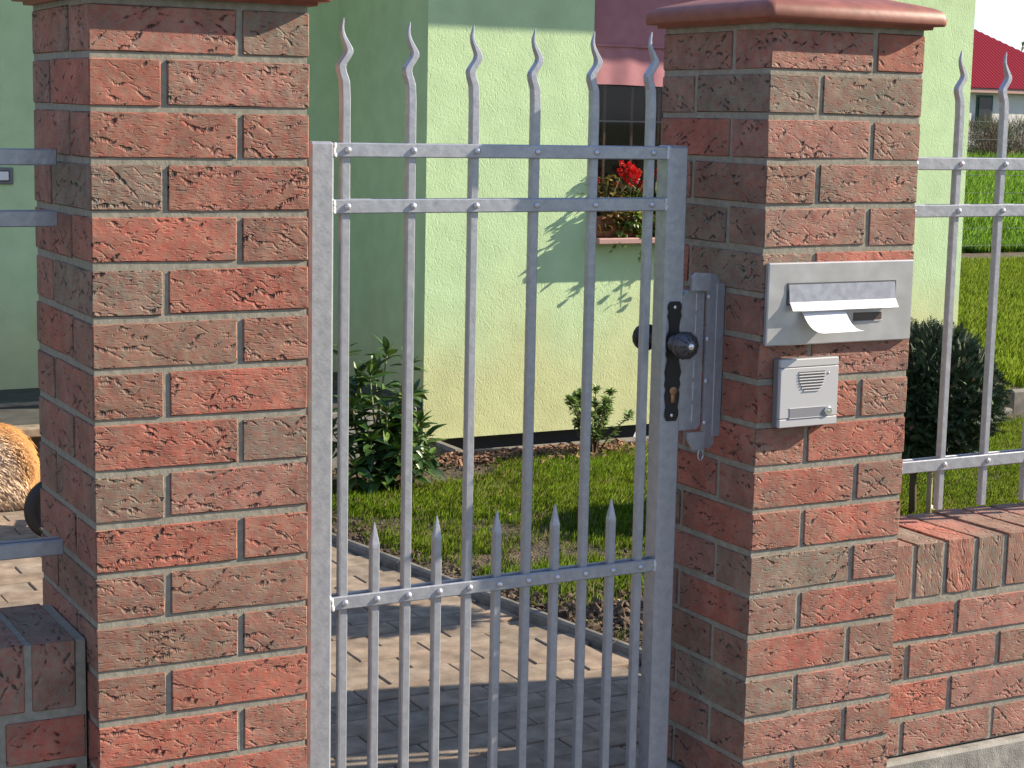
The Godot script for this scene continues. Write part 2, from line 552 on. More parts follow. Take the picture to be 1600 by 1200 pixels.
func pillar(label: String, at: Vector3, lift: float, S: String, H: String) -> Node3D:
	# at: its front left edge; rows run down from just under the cap
	var t := thing("brick_pillar", label, "pillar", at, "brick gate pillars")
	var X := Basis()
	var Z := Basis(Vector3.UP, PI / 2)
	var core := mb()
	box(core, Vector3(0.1825, (0.045 + lift + G + 0.083) / 2.0, -0.1825), Vector3(0.3594, lift + G + 0.083 - 0.045, 0.3594))
	build(core, "mortar", M.mortar, t)
	for k in 18:
		var y := G + lift - ROW * k + BRICK_H / 2
		var spots := []
		if k % 2 == 0:
			spots = [[0.12, -0.0575, X, S[k]], [0.3075, -0.12, Z, H[k]], [0.245, -0.3075, X, rand_kind()], [0.0575, -0.245, Z, rand_kind()]]
		else:
			spots = [[0.0575, -0.12, Z, H[k]], [0.245, -0.0575, X, S[k]], [0.3075, -0.245, Z, rand_kind()], [0.12, -0.3075, X, rand_kind()]]
		for s in spots:
			brick(t, Vector3(s[0], y + rng.randfn(0, 0.0008), s[1]), s[2] * lean(), 0.24 + rng.randfn(0, 0.001), BRICK_H + rng.randfn(0, 0.0007), 0.115, s[3])
	# the cap: a rounded hip on a drip edge
	var prof := [[0.000, 0.0], [0.014, 0.0], [0.0145, 0.006], [0.0295, 0.0065], [0.0315, 0.011], [0.0315, 0.020], [0.0295, 0.028], [0.024, 0.0355], [0.013, 0.041], [-0.01, 0.0475], [-0.06, 0.060], [-0.12, 0.0745], [-0.17, 0.085], [-0.18, 0.0865]]
	var rings := []
	for p in prof:
		var half: float = 0.1825 + p[0]
		var rad := clampf(half * 0.09, 0.001, 0.016)
		var r := PackedVector3Array()
		for q in [[1, -1], [-1, -1], [-1, 1], [1, 1]]:
			for i in 5:
				var e := TAU / 4.0 * (i / 4.0)
				var a0: float = {"1-1": 0.0, "-1-1": 0.25, "-11": 0.5, "11": 0.75}["%d%d" % [q[0], q[1]]] * TAU + e
				r.append(Vector3(0.1825 + q[0] * (half - rad) + cos(a0) * rad, G + lift + 0.0825 + p[1], -0.1825 + q[1] * (half - rad) - sin(a0) * rad))
		rings.append(r)
	var cs := mb(true)
	loft(cs, rings)
	build(cs, "cap", M.cap, t)
	return t

func low_wall(label: String, x0: float, x1: float, first: float, rows: Array, zf: float) -> void:
	var t := thing("brick_wall", label, "wall", Vector3(0, 0, 0), "low brick walls under the fence")
	var top := G - 0.951
	var st := mb()
	box(st, Vector3((x0 + x1) / 2, (top - 0.004 + 0.045) / 2, zf - 0.12), Vector3(x1 - x0, top - 0.004 - 0.045, 0.2344))
	build(st, "mortar", M.mortar, t)
	var turn := Basis(Vector3(0, 0, -1), Vector3(-1, 0, 0), Vector3(0, -1, 0)).orthonormalized()
	turn = Basis(Vector3(0, 0, 1), Vector3(1, 0, 0), Vector3(0, 1, 0))
	var x := first
	while x > x0:
		x -= ROW
	var row_kinds := "bgrmbbpbmgbb"
	var n := 0
	while x < x1:
		var a := maxf(x, x0 + 0.002)
		var b := minf(x + 0.0715, x1 - 0.002)
		if b - a > 0.02:
			var kd: String = row_kinds[posmod(roundi((x - first) / ROW) + 1, row_kinds.length())]
			brick(t, Vector3((a + b) / 2, top - 0.0575 + rng.randfn(0, 0.001), zf - 0.12), turn * lean(), 0.24, b - a, 0.115, kd)
		x += ROW
		n += 1
	for k in 4:
		var y: float = G + 0.009 - ROW * (14 + k) + BRICK_H / 2
		var jx: float = rows[k]
		while jx > x0:
			jx -= 0.251
		while jx < x1:
			var a := maxf(jx + 0.0055, x0 + 0.002)
			var b := minf(jx + 0.251 - 0.0055, x1 - 0.002)
			if b - a > 0.02:
				brick(t, Vector3((a + b) / 2, y, zf - 0.0575 + rng.randfn(0, 0.0006)), lean(), b - a, BRICK_H, 0.115, "rpmrpbr"[rng.randi() % 7])
				brick(t, Vector3((a + b) / 2, y, zf - 0.1825), lean(), b - a, BRICK_H, 0.115, rand_kind())
			jx += 0.251

# ---------------------------------------------------------------- iron
func flame_bar(y0: float, tip: float, cx: float, cz: float, w: float) -> SurfaceTool:
	# a square bar that ends in a forged, waving flame
	var st := mb()
	var rings := [octagon(cx, y0, cz, w, w, 0.0021)]
	var shape := [[-0.1370, 0.0, 1.0, 1.0], [-0.1070, -1.4, 0.98, 1.0], [-0.0980, -4.2, 0.96, 0.98], [-0.0913, -6.8, 0.94, 0.96], [-0.0833, -8.2, 0.93, 0.95], [-0.0770, -6.6, 0.94, 0.92], [-0.0713, -2.6, 0.95, 0.9], [-0.0650, 2.0, 0.94, 0.88], [-0.0593, 5.4, 0.90, 0.86],
		[-0.0530, 6.4, 0.85, 0.82], [-0.0480, 4.6, 0.79, 0.78], [-0.0430, 1.9, 0.73, 0.74], [-0.0370, -1.2, 0.65, 0.7], [-0.0310, -4.0, 0.56, 0.62], [-0.0230, -6.2, 0.46, 0.52], [-0.0152, -6.0, 0.36, 0.42], [-0.0072, -4.4, 0.24, 0.3], [0.0, -3.0, 0.09, 0.10]]
	for s in shape:
		rings.append(octagon(cx + s[1] * 0.001, tip + s[0], cz, w * s[2], w * s[3], 0.0024 if s[2] < 0.9 else 0.0021))
	loft(st, rings)
	return st

func spike_bar(y0: float, tip: float, cx: float, cz: float, w: float) -> SurfaceTool:
	var st := mb()
	loft(st, [octagon(cx, y0, cz, w, w, 0.0021), octagon(cx, tip - 0.046, cz, w, w, 0.0021), octagon(cx, tip - 0.040, cz, w * 1.02, w * 0.95, 0.0016), octagon(cx, tip - 0.02, cz, w * 0.6, w * 0.55, 0.0016), octagon(cx, tip, cz, 0.0015, 0.0015, 0.0003)])
	return st

func rivet(parent: Node3D, x: float, y: float, z: float) -> void:
	var st := mb(true)
	lathe(st, Vector3(x, y, z - 0.001), Vector3(0, 0, 1), [[0.0, 0.0062], [0.0030, 0.0058], [0.0052, 0.0040], [0.0062, 0.0016]], 10)
	build(st, "rivet", M.zinc_tip, parent)

func flat_rail(parent: Node3D, x0: float, x1: float, y: float, h: float, xs: Array, front := 0.0, rivets := true) -> MeshInstance3D:
	var st := mb()
	box(st, Vector3((x0 + x1) / 2, y, front - 0.003), Vector3(x1 - x0, h, 0.006), 0.0018)
	var o := build(st, "rail", M.galvanised, parent)
	for x in xs:
		if rivets:
			rivet(o, x, y, front)
	var st2 := mb()
	box(st2, Vector3((x0 + x1) / 2, y, front - 0.0255), Vector3(x1 - x0, h, 0.006), 0.0018)
	build(st2, "rail", M.galvanised, parent)
	return o

func fence(label: String, x0: float, x1: float, xs: Array, z: float) -> void:
	var t := thing("metal_fence", label, "fence", Vector3(0, 0, z), "galvanised fence panels on the low walls")
	for y in [G - 0.170, G - 0.2695, G - 0.8205]:
		flat_rail(t, x0, x1, y, 0.0265, xs)
	for x in xs:
		build(flame_bar(G - 0.922, G + 0.069, x, -0.0142, 0.0162), "bar", M.galvanised, t)

func gate() -> void:
	var t := thing("garden_gate", "galvanised garden gate with flame-tipped bars between the brick pillars", "gate", Vector3(0.39, 0, -0.0642))
	t.rotation.y = 0.01418
	var long := []
	var short := []
	for k in 11:
		(long if k % 2 == 0 else short).append(0.072 + 0.06232 * k)
	var right := 0.727
	for s in [[0.0225, "stile"], [right + 0.0225, "stile"]]:
		var st := mb()
		box(st, Vector3(s[0], (G - 0.1375 + 0.02) / 2, -0.0165), Vector3(0.045, G - 0.1375 - 0.02, 0.045), 0.0045)
		build(st, s[1], M.galvanised, t)
	var all := []
	for k in 11:
		all.append(0.072 + 0.06232 * k)
	for r in [[G - 0.1516, long], [G - 0.2478, long], [G - 0.9478, all], [0.040, all]]:
		flat_rail(t, 0.0455, right - 0.0005, r[0], 0.0245, r[1])
	for x in long:
		build(flame_bar(0.015, G + 0.0685 + rng.randfn(0, 0.002), x, -0.0142, 0.0162), "bar", M.galvanised, t)
	for x in short:
		build(spike_bar(0.015, G - 0.8096 + rng.randfn(0, 0.001), x, -0.0142, 0.0158), "bar", M.galvanised, t)
	# weld beads where the flats meet the stiles
	for y in [G - 0.1516, G - 0.2478, G - 0.9478]:
		for x in [0.0455, right - 0.001]:
			var st := mb(true)
			var pts := []
			var rad := []
			for k in 7:
				pts.append(Vector3(x + rng.randfn(0.001, 0.0008), y - 0.0115 + 0.0038 * k, 0.0005 + rng.randfn(0, 0.0006)))
				rad.append(rng.randf_range(0.0024, 0.0042))
			tube(st, pts, rad, 7)
			build(st, "weld", M.weld, t)
	# the lock: wide steel case, long plate with a round knob, keyhole
	var lk := mb()
	plate(lk, PackedVector2Array([Vector2(0.768, G - 0.684), Vector2(0.812, G - 0.684), Vector2(0.820, G - 0.676), Vector2(0.820, G - 0.420), Vector2(0.812, G - 0.412), Vector2(0.782, G - 0.412), Vector2(0.768, G - 0.425)]), -0.016, 0.0035)
	var lc := build(lk, "lock_case", M.galvanised, t)
	var gap_light := mb()  # pale raised dashes paint the daylight seen through the gap by the lock
	for k in 6:
		box(gap_light, Vector3(0.7995 + 0.0004 * k, G - 0.652 + 0.0435 * k, 0.0042), Vector3(0.0016, 0.034, 0.0012))
	build(gap_light, "gap_light", M.weld, lc)
	var esc := PackedVector2Array()
	var outline := [[0.010, 0.0], [0.0145, 0.006], [0.0150, 0.014], [0.0130, 0.020], [0.0155, 0.028], [0.0125, 0.036], [0.0110, 0.046], [0.0112, 0.056], [0.0165, 0.066], [0.0180, 0.076], [0.0172, 0.086], [0.0150, 0.094], [0.0165, 0.102], [0.0128, 0.112], [0.0150, 0.124], [0.0185, 0.136], [0.0150, 0.150],
		[0.0178, 0.160], [0.0140, 0.170], [0.0165, 0.180], [0.0150, 0.192], [0.0130, 0.204], [0.0150, 0.212], [0.0148, 0.222], [0.0100, 0.231]]
	for p in outline:
		esc.append(Vector2(0.7495 - p[0], G - 0.432 - p[1]))
	outline.reverse()
	for p in outline:
		esc.append(Vector2(0.7495 + p[0], G - 0.432 - p[1]))
	var es := mb()
	plate(es, esc, 0.0055, 0.0095)
	var eo := build(es, "escutcheon", M.black_iron, t)
	for y in [G - 0.443, G - 0.652]:
		var sc := mb(true)
		lathe(sc, Vector3(0.7495, y, 0.009), Vector3(0, 0, 1), [[0, 0.004], [0.0012, 0.0036], [0.0018, 0.002]], 10)
		build(sc, "screw", M.chrome, eo)
	var kb := mb(true)
	lathe(kb, Vector3(0.7495, G - 0.512, 0.009), Vector3(0, 0, 1), [[0, 0.017], [0.004, 0.016], [0.006, 0.011], [0.015, 0.010], [0.019, 0.017], [0.025, 0.0235], [0.032, 0.0268], [0.040, 0.0268], [0.048, 0.0238], [0.054, 0.018], [0.057, 0.0125], [0.0585, 0.009]], 20)
	var ko := build(kb, "knob", M.knob_iron, t)
	var bs := mb(true)
	lathe(bs, Vector3(0.7495, G - 0.512, 0.066), Vector3(0, 0, 1), [[0, 0.0075], [0.003, 0.007], [0.005, 0.0045], [0.0055, 0.001]], 12)
	build(bs, "boss", M.chrome, ko)
	var gr := mb()
	for k in 10:
		var a := TAU * k / 10.0
		for e in 5:
			var q: float = 0.026 - 0.0032 * e
			var zz: float = 0.009 + [0.0425, 0.0475, 0.0515, 0.0545, 0.0572][e]
			box(gr, Vector3(0.7495 + cos(a) * q, G - 0.512 + sin(a) * q, zz), Vector3(0.0024, 0.0024, 0.0024))
	build(gr, "groove", M.black_iron, ko)
	var cy := mb(true)
	lathe(cy, Vector3(0.7495, G - 0.604, 0.009), Vector3(0, 0, 1), [[0, 0.0088], [0.004, 0.0086], [0.0048, 0.007]], 14)
	box(cy, Vector3(0.7495, G - 0.616, 0.0105), Vector3(0.0095, 0.022, 0.005), 0.001)
	build(cy, "keyhole", M.brass, eo)
	# the lever behind, only its dark end shows past the stile
	var hb := mb(true)
	lathe(hb, Vector3(0.7495, G - 0.512, -0.041), Vector3(0, 0, -1), [[0, 0.016], [0.006, 0.016], [0.010, 0.010], [0.030, 0.010], [0.034, 0.02], [0.046, 0.027], [0.058, 0.026], [0.068, 0.016]], 16)
	build(hb, "back_knob", M.black_iron, t)

func keep() -> void:
	# the striker plate bolted to the right pillar
	var t := thing("striker_plate", "bent galvanised striker plate beside the gate lock on the right pillar", "lock plate", Vector3(0, 0, -0.064))
	var st := mb()
	plate(st, PackedVector2Array([Vector2(1.213, G - 0.722), Vector2(1.232, G - 0.722), Vector2(1.2395, G - 0.713), Vector2(1.2395, G - 0.394), Vector2(1.229, G - 0.381), Vector2(1.213, G - 0.381)]), -0.008, -0.002)
	build(st, "back_plate", M.galvanised, t)
	var tp := mb()
	plate(tp, PackedVector2Array([Vector2(1.170, G - 0.411), Vector2(1.2128, G - 0.413), Vector2(1.2128, G - 0.379), Vector2(1.180, G - 0.377), Vector2(1.170, G - 0.386)]), 0.001, 0.007)
	build(tp, "stop", M.galvanised, t)
	var bt := mb()
	plate(bt, PackedVector2Array([Vector2(1.186, G - 0.722), Vector2(1.2128, G - 0.726), Vector2(1.2128, G - 0.687), Vector2(1.172, G - 0.687), Vector2(1.172, G - 0.698)]), 0.0, 0.006)
	build(bt, "stop", M.galvanised, t)
	var arm := mb()
	box(arm, Vector3(1.243, G - 0.55, -0.006), Vector3(0.019, 0.30, 0.012), 0.001)
	build(arm, "bracket", M.galvanised, t)
	for k in 4:
		var cat := mb(true)
		lathe(cat, Vector3(1.2165, G - 0.425 - 0.082 * k, -0.004), Vector3(0, 0, 1), [[0, 0.0055], [0.004, 0.005], [0.0055, 0.002]], 8)
		build(cat, "bolt", M.zinc_tip, t)
	var lp := mb(true)
	var pts := []
	var rad := []
	for k in 13:
		var a := TAU * k / 12.0
		pts.append(Vector3(1.207 + cos(a) * 0.006, G - 0.733 + sin(a) * 0.011, 0.002)); rad.append(0.0016)
	tube(lp, pts, rad, 6)
	build(lp, "ring", M.zinc_tip, t)

# ---------------------------------------------------------------- what hangs on the right pillar
func mailbox() -> void:
	var z := 0.0536
	var t := thing("mail_slot", "brushed steel letterbox front with hinged flap on the right pillar", "letterbox", Vector3(1.4335, G - 0.4295, z))
	var st := mb()
	box(st, Vector3(0, 0, 0.006), Vector3(0.349, 0.157, 0.012), 0.0022)
	build(st, "front_plate", M.brushed_steel, t)
	var fr := mb()
	for s in [[-0.0005, 0.0395, 0.260, 0.0022], [-0.0005, -0.001, 0.260, 0.0016]]:
		box(fr, Vector3(s[0], s[1], 0.0125), Vector3(s[2], s[3], 0.0026), 0.0005)
	for s in [-0.1305, 0.1295]:
		box(fr, Vector3(s, 0.0192, 0.0125), Vector3(0.0022, 0.0385, 0.0026), 0.0005)
	build(fr, "slot_frame", M.seam, t)
	var fl := mb()
	# the flap: upright sheet, its lower edge bent outwards
	for p in [[[0.0375, 0.0135], [0.0045, 0.0175]], [[0.0045, 0.0175], [-0.0115, 0.0285]]]:
		var w := 0.1275
		quad(fl, Vector3(-w, p[1][0], p[1][1]), Vector3(w, p[1][0], p[1][1]), Vector3(w, p[0][0], p[0][1]), Vector3(-w, p[0][0], p[0][1]))
		quad(fl, Vector3(w, p[1][0] - 0.0012, p[1][1] - 0.001), Vector3(-w, p[1][0] - 0.0012, p[1][1] - 0.001), Vector3(-w, p[0][0], p[0][1] - 0.0015), Vector3(w, p[0][0], p[0][1] - 0.0015))
		for s in [-1.0, 1.0]:
			outq(fl, Vector3(0, p[0][0], p[0][1]), [Vector3(s * w, p[0][0], p[0][1]), Vector3(s * w, p[1][0], p[1][1]), Vector3(s * w, p[1][0] - 0.0012, p[1][1] - 0.001), Vector3(s * w, p[0][0], p[0][1] - 0.0015)])
	quad(fl, Vector3(-0.1275, -0.0127, 0.0275), Vector3(0.1275, -0.0127, 0.0275), Vector3(0.1275, -0.0115, 0.0285), Vector3(-0.1275, -0.0115, 0.0285))
	build(fl, "flap", M.flap_steel, t)
	var lb := mb()
	box(lb, Vector3(0.064, -0.0285, 0.0128), Vector3(0.068, 0.0150, 0.0022), 0.0006)
	build(lb, "name_label", M.name_label, t)
	var lf := mb()
	box(lf, Vector3(0.064, -0.0375, 0.0130), Vector3(0.071, 0.0022, 0.003), 0.0006)
	build(lf, "label_rim", M.brushed_steel, t)
	# the letter that sticks out under the flap
	var prof := [[-0.006, 0.006], [-0.0125, 0.014], [-0.0175, 0.020], [-0.026, 0.027], [-0.034, 0.0345], [-0.0405, 0.043], [-0.0450, 0.052], [-0.0475, 0.062], [-0.0482, 0.072], [-0.0478, 0.080]]
	var sheet := func(k: int, side: float) -> Vector3:
		var e := k / 9.0
		var x: float = -0.0475 + side * (0.0515 - 0.005 * e) + 0.004 * e
		return Vector3(x, prof[k][0] + side * 0.001 * e, prof[k][1] + 0.002 * side * e)
	var lt := mb(true)
	for k in 9:
		for j in 4:
			var s0 := -1.0 + 0.5 * j
			var s1 := s0 + 0.5
			quad(lt, sheet.call(k + 1, s0), sheet.call(k + 1, s1), sheet.call(k, s1), sheet.call(k, s0))
	var l := build(lt, "letter", M.paper, self)
	l.position = t.position
	tag(l, "white paper letter curling out of the steel letterbox slot", "letter")

func intercom() -> void:
	var t := thing("intercom", "silver intercom panel with speaker slots and bell button below the letterbox", "intercom", Vector3(1.3555, G - 0.598, 0.0536))
	t.rotation.z = 0.006
	var back := mb()
	box(back, Vector3(0, 0, 0.009), Vector3(0.138, 0.131, 0.018), 0.002)
	build(back, "housing", M.switch_grey, t)
	var f := mb()
	box(f, Vector3(0, 0.0575, 0.0205), Vector3(0.137, 0.0155, 0.009), 0.0015)
	build(f, "top_cover", M.intercom_plastic, t)
	f = mb()
	box(f, Vector3(0, 0.0005, 0.0205), Vector3(0.137, 0.0965, 0.009), 0.0012)
	build(f, "front_panel", M.intercom_plastic, t)
	f = mb()
	box(f, Vector3(0, -0.0572, 0.0205), Vector3(0.137, 0.0165, 0.009), 0.0015)
	build(f, "bottom_cover", M.intercom_plastic, t)
	for k in 7:
		var y := 0.0395 - 0.0056 * k
		var half := 0.0315 * sqrt(maxf(0.05, 1.0 - pow((k - 0.0) / 7.4, 2.2)))
		var sl := mb()
		box(sl, Vector3(0.0045, y, 0.0252), Vector3(half * 2.0, 0.0022, 0.0012), 0.0003)
		build(sl, "speaker_slot", M.seam, t)
		var rb := mb()
		box(rb, Vector3(0.0045, y - 0.0026, 0.0258), Vector3(half * 2.0, 0.0022, 0.0024), 0.0007)
		build(rb, "speaker_rib", M.intercom_plastic, t)
	var led := mb(true)
	lathe(led, Vector3(0.0445, 0.0352, 0.0248), Vector3(0, 0, 1), [[0, 0.0026], [0.001, 0.0024], [0.0018, 0.001]], 10)
	build(led, "lamp", M.chrome, t)
	var nf := mb()
	box(nf, Vector3(-0.0035, -0.0385, 0.0252), Vector3(0.084, 0.0175, 0.0014), 0.0004)
	build(nf, "name_field", M.name_field, t)
	var rim := mb()
	box(rim, Vector3(-0.0035, -0.0482, 0.0256), Vector3(0.086, 0.0016, 0.002), 0.0004)
	box(rim, Vector3(-0.0035, -0.0290, 0.0254), Vector3(0.086, 0.0012, 0.0016), 0.0003)
	build(rim, "field_rim", M.intercom_plastic, t)
	var bt := mb(true)
	lathe(bt, Vector3(0.0455, -0.0385, 0.0248), Vector3(0, 0, 1), [[0, 0.0092], [0.003, 0.0090], [0.0042, 0.0076], [0.0036, 0.0062], [0.0042, 0.003], [0.0045, 0.0008]], 18)
	build(bt, "bell_button", M.chrome, t)

# ---------------------------------------------------------------- house
const HZ := -3.85
const HX := 2.41
const GREEN := Vector3(0.545, 0.735, 0.41)

func green_grid(st: SurfaceTool, o: Vector3, ux: Vector3, uy: Vector3, us: PackedFloat32Array, vs: PackedFloat32Array, hole := Rect2()) -> void:
	var nz := noise(1.4, 91, 4)
	var col := func(u: float, v: float) -> Color:
		var p := o + ux * u + uy * v
		var edge := 0.55 + nz.get_noise_2d(p.x + p.z, p.y * 0.6) * 0.34
		var foot_tint := 1.0 - smoothstep(edge - 0.45, edge + 0.25, p.y)     # yellower towards the foot of the wall, with an uneven edge
		var c := GREEN.lerp(Vector3(0.66, 0.585, 0.26), foot_tint * 0.6)
		c *= 1.0 + nz.get_noise_2d(p.x * 2.0 + 40.0 + p.z, p.y * 1.2) * 0.06 + nz.get_noise_2d(p.x * 9.0 + 80.0, p.y * 0.7 + p.z) * 0.035
		return Color(c.x, c.y, c.z)
	for i in us.size() - 1:
		for j in vs.size() - 1:
			if hole.has_area() and hole.has_point(Vector2((us[i] + us[i + 1]) / 2, (vs[j] + vs[j + 1]) / 2)):
				continue
			var q := [Vector2(us[i], vs[j]), Vector2(us[i + 1], vs[j]), Vector2(us[i + 1], vs[j + 1]), Vector2(us[i], vs[j + 1])]
			for k in [0, 2, 1, 0, 3, 2]:
				st.set_color(col.call(q[k].x, q[k].y))
				st.add_vertex(o + ux * q[k].x + uy * q[k].y)

func steps(a: float, b: float, n: int) -> PackedFloat32Array:
	var r := PackedFloat32Array()
	for k in n + 1:
		r.append(lerpf(a, b, k / float(n)))
	return r

func house() -> void:
	var t := thing("house", "pale green plastered house with red eaves behind the garden gate", "house", Vector3.ZERO)
	var foot := G - 1.426
	var hi := 2.62
	var wx0 := 3.184
	var wx1 := 4.55
	var wy0 := G - 0.605
	var wy1 := 2.15
	var us := steps(0, wx0 - HX, 10)
	us.append_array(steps(wx0 - HX, wx1 - HX, 16).slice(1))
	us.append_array(steps(wx1 - HX, 5.28 - HX, 9).slice(1))
	var vs := steps(0, wy0 - foot, 12)
	vs.append_array(steps(wy0 - foot, wy1 - foot, 10).slice(1))
	vs.append_array(steps(wy1 - foot, hi - foot, 4).slice(1))
	var st := mb()
	green_grid(st, Vector3(HX, foot, HZ), Vector3.RIGHT, Vector3.UP, us, vs, Rect2(wx0 - HX, wy0 - foot, wx1 - wx0, wy1 - wy0))
	# reveals of the opening, 0.3 deep
	var c0 := Color(GREEN.x, GREEN.y, GREEN.z)
	st.set_color(c0)
	var zi := HZ - 0.30
	quad(st, Vector3(wx0, wy0, HZ), Vector3(wx0, wy0, zi), Vector3(wx0, wy1, zi), Vector3(wx0, wy1, HZ))
	quad(st, Vector3(wx1, wy0, zi), Vector3(wx1, wy0, HZ), Vector3(wx1, wy1, HZ), Vector3(wx1, wy1, zi))
	quad(st, Vector3(wx0, wy1, HZ), Vector3(wx0, wy1, zi), Vector3(wx1, wy1, zi), Vector3(wx1, wy1, HZ))
	quad(st, Vector3(wx0, wy0, zi), Vector3(wx0, wy0, HZ), Vector3(wx1, wy0, HZ), Vector3(wx1, wy0, zi))
	quad(st, Vector3(HX, foot, HZ), Vector3(5.28, foot, HZ), Vector3(5.28, foot, zi), Vector3(HX, foot, zi))
	build(st, "front_wall", M.plaster, t)
	var sw := mb()
	green_grid(sw, Vector3(HX, foot, -4.78), Vector3(0, 0, 1), Vector3.UP, steps(0, -4.78 + 0 - HZ, 1) if false else steps(0, HZ + 4.78, 9), steps(0, hi - foot, 20))
	build(sw, "side_wall", M.plaster, t)
	var rw := mb()
	green_grid(rw, Vector3(5.28, foot, HZ), Vector3(0, 0, -1), Vector3.UP, steps(0, 5.0, 20), steps(0, hi - foot, 12))
	build(rw, "end_wall", M.plaster, t)
	var bw := mb()
	green_grid(bw, Vector3(-4.0, 0.12, -4.78), Vector3.RIGHT, Vector3.UP, steps(0, HX + 4.0, 50), steps(0, hi - 0.12, 12))
	build(bw, "back_wall", M.plaster, t)
	# hidden sides that keep the rooms dark
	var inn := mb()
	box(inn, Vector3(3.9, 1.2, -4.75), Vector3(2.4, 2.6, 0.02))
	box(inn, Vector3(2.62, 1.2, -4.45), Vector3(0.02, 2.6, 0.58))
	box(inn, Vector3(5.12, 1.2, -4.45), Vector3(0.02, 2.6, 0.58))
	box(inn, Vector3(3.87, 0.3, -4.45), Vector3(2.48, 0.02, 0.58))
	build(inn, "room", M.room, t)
	var pl := mb()
	box(pl, Vector3((HX + 5.28) / 2, (foot - 0.10) / 2 - 0.002, HZ - 0.14), Vector3(5.28 - HX - 0.06, foot + 0.10, 0.20))
	build(pl, "plinth", M.plinth, t)
	# roof: two slopes over everything, eaves out past the front
	var ey := 2.60
	var ez := HZ + 0.42
	var ridge := Vector3(0, 4.4, -7.6)
	var rf := mb()
	quad(rf, Vector3(2.02, ey, ez), Vector3(5.75, ey, ez), Vector3(5.75, ridge.y, ridge.z), Vector3(2.02, ridge.y, ridge.z))
	var ely := lerpf(ey, ridge.y, 0.22)
	var elz := lerpf(ez, ridge.z, 0.22)
	quad(rf, Vector3(-4.4, ely, elz), Vector3(2.02, ely, elz), Vector3(2.02, ridge.y, ridge.z), Vector3(-4.4, ridge.y, ridge.z))
	quad(rf, Vector3(5.75, ey, -11.4), Vector3(-4.4, ey, -11.4), Vector3(-4.4, ridge.y, ridge.z), Vector3(5.75, ridge.y, ridge.z))
	var roof := build(rf, "roof", M.roof_tile, t)
	var sf := mb()
	box(sf, Vector3(3.885, ey - 0.03, (ez - 11.4) / 2), Vector3(3.72, 0.035, ez + 11.4))
	build(sf, "soffit", M.eave_board, roof)
	sf = mb()
	box(sf, Vector3(-1.195, ey - 0.032, (elz - 11.4) / 2), Vector3(6.43, 0.035, elz + 11.4))
	build(sf, "soffit", M.eave_board, roof)
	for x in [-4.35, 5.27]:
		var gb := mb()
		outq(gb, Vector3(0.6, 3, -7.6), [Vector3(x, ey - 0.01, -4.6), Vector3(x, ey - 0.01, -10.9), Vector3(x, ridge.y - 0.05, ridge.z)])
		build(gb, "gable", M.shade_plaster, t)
	# window: dark frame, two sashes with panes, pink pleated blind above
	var win := Node3D.new()
	win.name = "window"
	win.position = Vector3(wx0, wy0, HZ - 0.13)
	t.add_child(win, true)
	var ww := wx1 - wx0
	var wh := wy1 - wy0
	var fr := mb()
	box(fr, Vector3(ww / 2, 0.03, 0), Vector3(ww, 0.06, 0.06), 0.003)
	box(fr, Vector3(ww / 2, wh - 0.03, 0), Vector3(ww, 0.06, 0.06), 0.003)
	for x in [0.03, ww / 2, ww - 0.03]:
		box(fr, Vector3(x, wh / 2, 0.002), Vector3(0.06, wh - 0.122, 0.06), 0.003)
	build(fr, "frame", M.window_frame, win)
	for k in 2:
		var pn := mb()
		box(pn, Vector3(ww * (0.25 + 0.5 * k), wh / 2, -0.012), Vector3(ww / 2 - 0.062, wh - 0.122, 0.006))
		build(pn, "pane", M.window_pane, win)
	for q in [[ww / 2, 1.35 - wy0, ww - 0.13, 0.007, M.switch_grey], [0.16, wh / 2, 0.012, wh - 0.13, M.window_frame], [0.30, wh / 2, 0.012, wh - 0.13, M.window_frame], [0.44, wh / 2, 0.012, wh - 0.13, M.window_frame]]:  # thin level and upright bars behind the panes
		var gb2 := mb()
		box(gb2, Vector3(q[0], q[1], -0.035 if q[3] > 0.1 else -0.028), Vector3(q[2], q[3], 0.008), 0.001)
		build(gb2, "thin_bar", q[4], win)
	var bl := mb(true)
	var by := G + 0.056 - wy0
	for i in 60:                         # soft pleats
		var xa := 0.012 + (ww - 0.024) * i / 60.0
		var xb := 0.012 + (ww - 0.024) * (i + 1) / 60.0
		var za := 0.068 + sin(i * 0.9) * 0.003 + sin(i * 0.23) * 0.004
		var zb := 0.068 + sin((i + 1) * 0.9) * 0.003 + sin((i + 1) * 0.23) * 0.004
		var lev := [[by - 0.002 + sin(i * 0.3) * 0.0015, 0.006], [by + 0.08, 0.006], [by + 0.18, 0.0], [wh, -0.01]]
		var lev2 := [[by - 0.002 + sin((i + 1) * 0.3) * 0.0015, 0.006], [by + 0.08, 0.006], [by + 0.18, 0.0], [wh, -0.01]]
		for j in 3:
			quad(bl, Vector3(xa, lev[j][0], za + lev[j][1]), Vector3(xb, lev2[j][0], zb + lev2[j][1]), Vector3(xb, lev2[j + 1][0], zb + lev2[j + 1][1]), Vector3(xa, lev[j + 1][0], za + lev[j + 1][1]))
	build(bl, "blind", M.blind, win)
	var hem := mb()
	box(hem, Vector3(ww / 2, by + 0.165, 0.078), Vector3(ww - 0.03, 0.012, 0.008), 0.002)
	build(hem, "blind_rod", M.blind, win)
	var sl := mb()
	box(sl, Vector3(ww / 2, -0.002, 0.115), Vector3(ww + 0.0, 0.026, 0.20), 0.004)
	build(sl, "sill", M.sill, win)
	# porch: floor slab, nosing, front blocks
	var ph := G - 1.265
	var pf := mb()
	box(pf, Vector3((HX - 4.0) / 2, ph - 0.04, (-4.78 + HZ - 0.005) / 2), Vector3(HX + 4.0 - 0.004, 0.08, 4.78 + HZ - 0.01))
